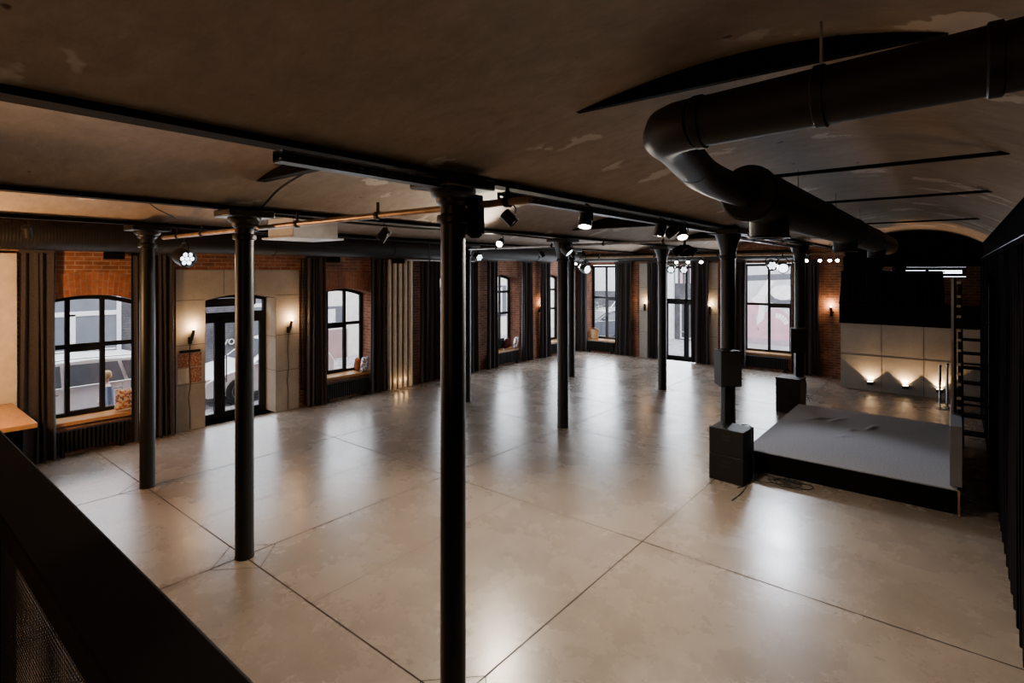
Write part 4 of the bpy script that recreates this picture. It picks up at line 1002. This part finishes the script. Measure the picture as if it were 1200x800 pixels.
# child walking on the pavement
def person(label, loc, rz, H):
    t = thing('person', label, 'person', loc, rz); s = H / 1.3
    J = [(0, 0, .66), (0, 0, .82), (0, 0, .98), (0, 0, 1.07), (0, .01, 1.12), (0, .02, 1.22),
         (.12, 0, .99), (.17, .02, .80), (.15, .10, .64), (-.12, 0, .99), (-.17, -.03, .80), (-.16, .02, .63),
         (.065, .0, .60), (.07, .05, .33), (.07, .0, .05), (.07, .10, .03), (-.065, 0, .60), (-.07, -.02, .33), (-.07, -.12, .06), (-.07, -.02, .03)]
    E_ = [(0, 1), (1, 2), (2, 3), (3, 4), (4, 5), (2, 6), (6, 7), (7, 8), (2, 9), (9, 10), (10, 11), (0, 12), (12, 13), (13, 14), (14, 15), (0, 16), (16, 17), (17, 18), (18, 19)]
    R_ = [.095, .10, .10, .04, .05, .068, .05, .04, .028, .05, .04, .028, .07, .05, .036, .028, .07, .05, .036, .028]
    me = bpy.data.meshes.new('body'); me.from_pydata([Vector(j) * s for j in J], E_, []); o = bpy.data.objects.new('body', me); COL.objects.link(o); o.parent = t
    sk = o.modifiers.new('skin', 'SKIN'); sk.use_smooth_shade = True
    for d_, r in zip(me.skin_vertices[0].data, R_): d_.radius = (r * s, r * s)
    me.skin_vertices[0].data[0].use_root = True
    o.modifiers.new('sub', 'SUBSURF').levels = 2; o.modifiers['sub'].render_levels = 2
    me.materials.append(M['skin'])
    jk = MB(); jk.lathe([(.115, .60), (.135, .64), (.135, .80), (.13, .95), (.08, 1.04), (.055, 1.07)], n=20, ysc=.85)
    for sg in (1, -1):
        a = [(.11 * sg, 0, 1.0), (.165 * sg, .0, .80), (.155 * sg, .05 if sg > 0 else 0, .68)]; jk.tube(a, [.07, .062, .052], 12)
    for v in jk.v: v *= s
    jk.build('jacket', 'jack', t, smooth=60)
    tr = MB()
    for sg, a in ((1, [(.06, 0, .66), (.07, .05, .33), (.07, .0, .09)]), (-1, [(-.06, 0, .66), (-.07, -.02, .33), (-.07, -.1, .10)])): tr.tube(a, [.085, .065, .055], 12)
    for v in tr.v: v *= s
    tr.build('trousers', 'jean', t, smooth=60)
    hr = MB(); hr.lathe([(.01, 1.31), (.05, 1.30), (.074, 1.26), (.078, 1.21), (.070, 1.17), (.06, 1.17)], (0, -.012, 0), n=18)
    for v in hr.v: v *= s
    hr.build('hair', 'hair', t, smooth=60)
    for sg in (-1, 1):
        ey = MB(); ey.lathe([(.002, -.006), (.009, -.003), (.009, .003), (.002, .006)], (.03 * sg * s, .098 * s, 1.21 * s), 8); ey.build('eye', 'rubber', t)
    ns = MB(); ns.tube([(0, .095 * s, 1.20 * s), (0, .115 * s, 1.175 * s)], [.008, .013], 8); ns.build('nose', 'skin', t)
person('fair haired child in a blue jacket walking past outside the first arched window', (-13.25, 3.37, -.13), pi, 1.33)
# bush by the far window
rd = random.Random(3); bs = MB()
for k in range(260):
    a, b_, r = rd.uniform(0, 2 * pi), rd.uniform(-1, 1), rd.uniform(.3, .7); c = Vector((r * cos(a) * sqrt(1 - b_ * b_), r * sin(a) * sqrt(1 - b_ * b_), .9 + r * b_))
    u_ = Vector((rd.uniform(-1, 1), rd.uniform(-1, 1), rd.uniform(-1, 1))).normalized() * .09; v_ = u_.orthogonal().normalized() * .05
    bs.add([c - u_, c + v_, c + u_, c - v_], [(0, 1, 2, 3)])
bu = thing('bush', 'small bush on the street beyond the far corner window', 'bush', (-16.2, 27.4, -.13)); bs.build('foliage', 'leaf', bu, smooth=0); MB().cyl((0, 0, 0), (0, 0, .8), .03, n=8).build('stem', 'carp', bu)

# ------------------------------------------------------------------ light
wd = bpy.data.worlds.new('sky'); sc.world = wd; wd.use_nodes = True; nt = wd.node_tree; bg = nt.nodes['Background']
tc = nt.nodes.new('ShaderNodeTexCoord'); sx = nt.nodes.new('ShaderNodeSeparateXYZ'); nt.links.new(tc.outputs['Generated'], sx.inputs[0])
c = ramp(nt, sx.outputs[2], [(0, (.80, .86, .98)), (.4, (.92, .95, 1)), (1, (1, 1, 1))]); nt.links.new(c, bg.inputs['Color'])
bg.inputs['Strength'].default_value = 4.8
def area(name, loc, rot, sx_, sy_, e, col, portal=False, spread=180):
    l = bpy.data.lights.new(name, 'AREA'); l.shape = 'RECTANGLE'; l.size = sx_; l.size_y = sy_; l.energy = e; l.color = col
    if portal: l.cycles.is_portal = True
    l.spread = radians(spread)
    o = bpy.data.objects.new(name, l); COL.objects.link(o); o.location = loc; o.rotation_euler = rot; return o
for (a, b, z0, z1, r) in LOPS: area('window_daylight', (UL - .55, (a + b) / 2, (z0 + z1) / 2 + .05), (pi / 2, 0, -pi / 2), b - a, z1 - z0, 1, (1, 1, 1), True)
for (a, b, z0, z1, r) in BOPS: area('window_daylight', ((a + b) / 2, VB + .55, (z0 + z1) / 2), (pi / 2, 0, pi), b - a, z1 - z0, 1, (1, 1, 1), True)
for (a, b, z0, z1, r) in LOPS: area('window_glow', (UL + .075, (a + b) / 2, (z0 + z1) / 2 + .05), (pi / 2, 0, -pi / 2), b - a, z1 - z0, 36 if a < 9 else 60, (.86, .92, 1))  # added lamps just inside the openings, boosting the daylight on the floor
for (a, b, z0, z1, r) in BOPS[:3]: area('window_glow', ((a + b) / 2, VB - .075, (z0 + z1) / 2), (pi / 2, 0, pi), b - a, z1 - z0, 105, (.86, .92, 1))  # the same added boosters for the back wall openings
def point(loc, e, col, r=.1):
    l = bpy.data.lights.new('bar_lamp', 'POINT'); l.energy = e; l.color = col; l.shadow_soft_size = r; o = bpy.data.objects.new('bar_lamp', l); COL.objects.link(o); o.location = loc; return o
point((-9.6, .3, 2.6), 300, (1, .55, .24), .15)  # over the bar at the left, just out of view
point((-1.2, -2.2, 3.2), 40, (1, .7, .45), .2)  # warm point behind the viewer, away from the bar

GROUPS = dict(cast_iron_column='cast iron columns of the hall', curtain='dark curtains along the window walls', radiator='black radiators under the windows',
    wall_lamp='lit wall lamps', wall_uplight='uplights along the booth wall', cushion='cushions on the window sills', track_spotlight='spotlights under the ceiling',
    small_spotlight='small lit spots along the back wall', stage_light='stage lights on the bars', tie_beam='tie beams across the vaults', tie_bar='tie bars across the right vault',
    ceiling_beam='ceiling beams along the hall', subwoofer='black subwoofers by the stage', loudspeaker='loudspeakers over the subwoofers', barrier_post='chrome barrier posts',
    parked_car='cars parked on the street', street_building='buildings across the street', lighting_bar='bars and conduits under the ceiling', cable='black cables', cable_tray='slotted cable trays',
    round_duct='round ducts along the walls', ceiling_speaker='small black boxes under the duct')
for o in COL.objects:
    k = o.name.split('.')[0]
    if o.parent is None and k in GROUPS and 'label' in o and 'group' not in o: o['group'] = GROUPS[k]

# ------------------------------------------------------------------ camera
cam = bpy.data.cameras.new('camera'); co = bpy.data.objects.new('camera', cam); COL.objects.link(co); sc.camera = co
cam.sensor_fit = 'HORIZONTAL'; cam.sensor_width = 36; cam.lens = 640 / 1200 * 36; cam.shift_y = (318 - 400) / 1200
cam.clip_start = .02; cam.clip_end = 200
co.location = (0, 0, 3.2); co.rotation_euler = (pi / 2, 0, radians(39.14))
sc.view_settings.view_transform = 'AgX'; sc.view_settings.look = 'None'; sc.view_settings.exposure = .5
sc.cycles.use_denoising = True; sc.cycles.max_bounces = 8; sc.cycles.transparent_max_bounces = 12; sc.cycles.sample_clamp_indirect = 6
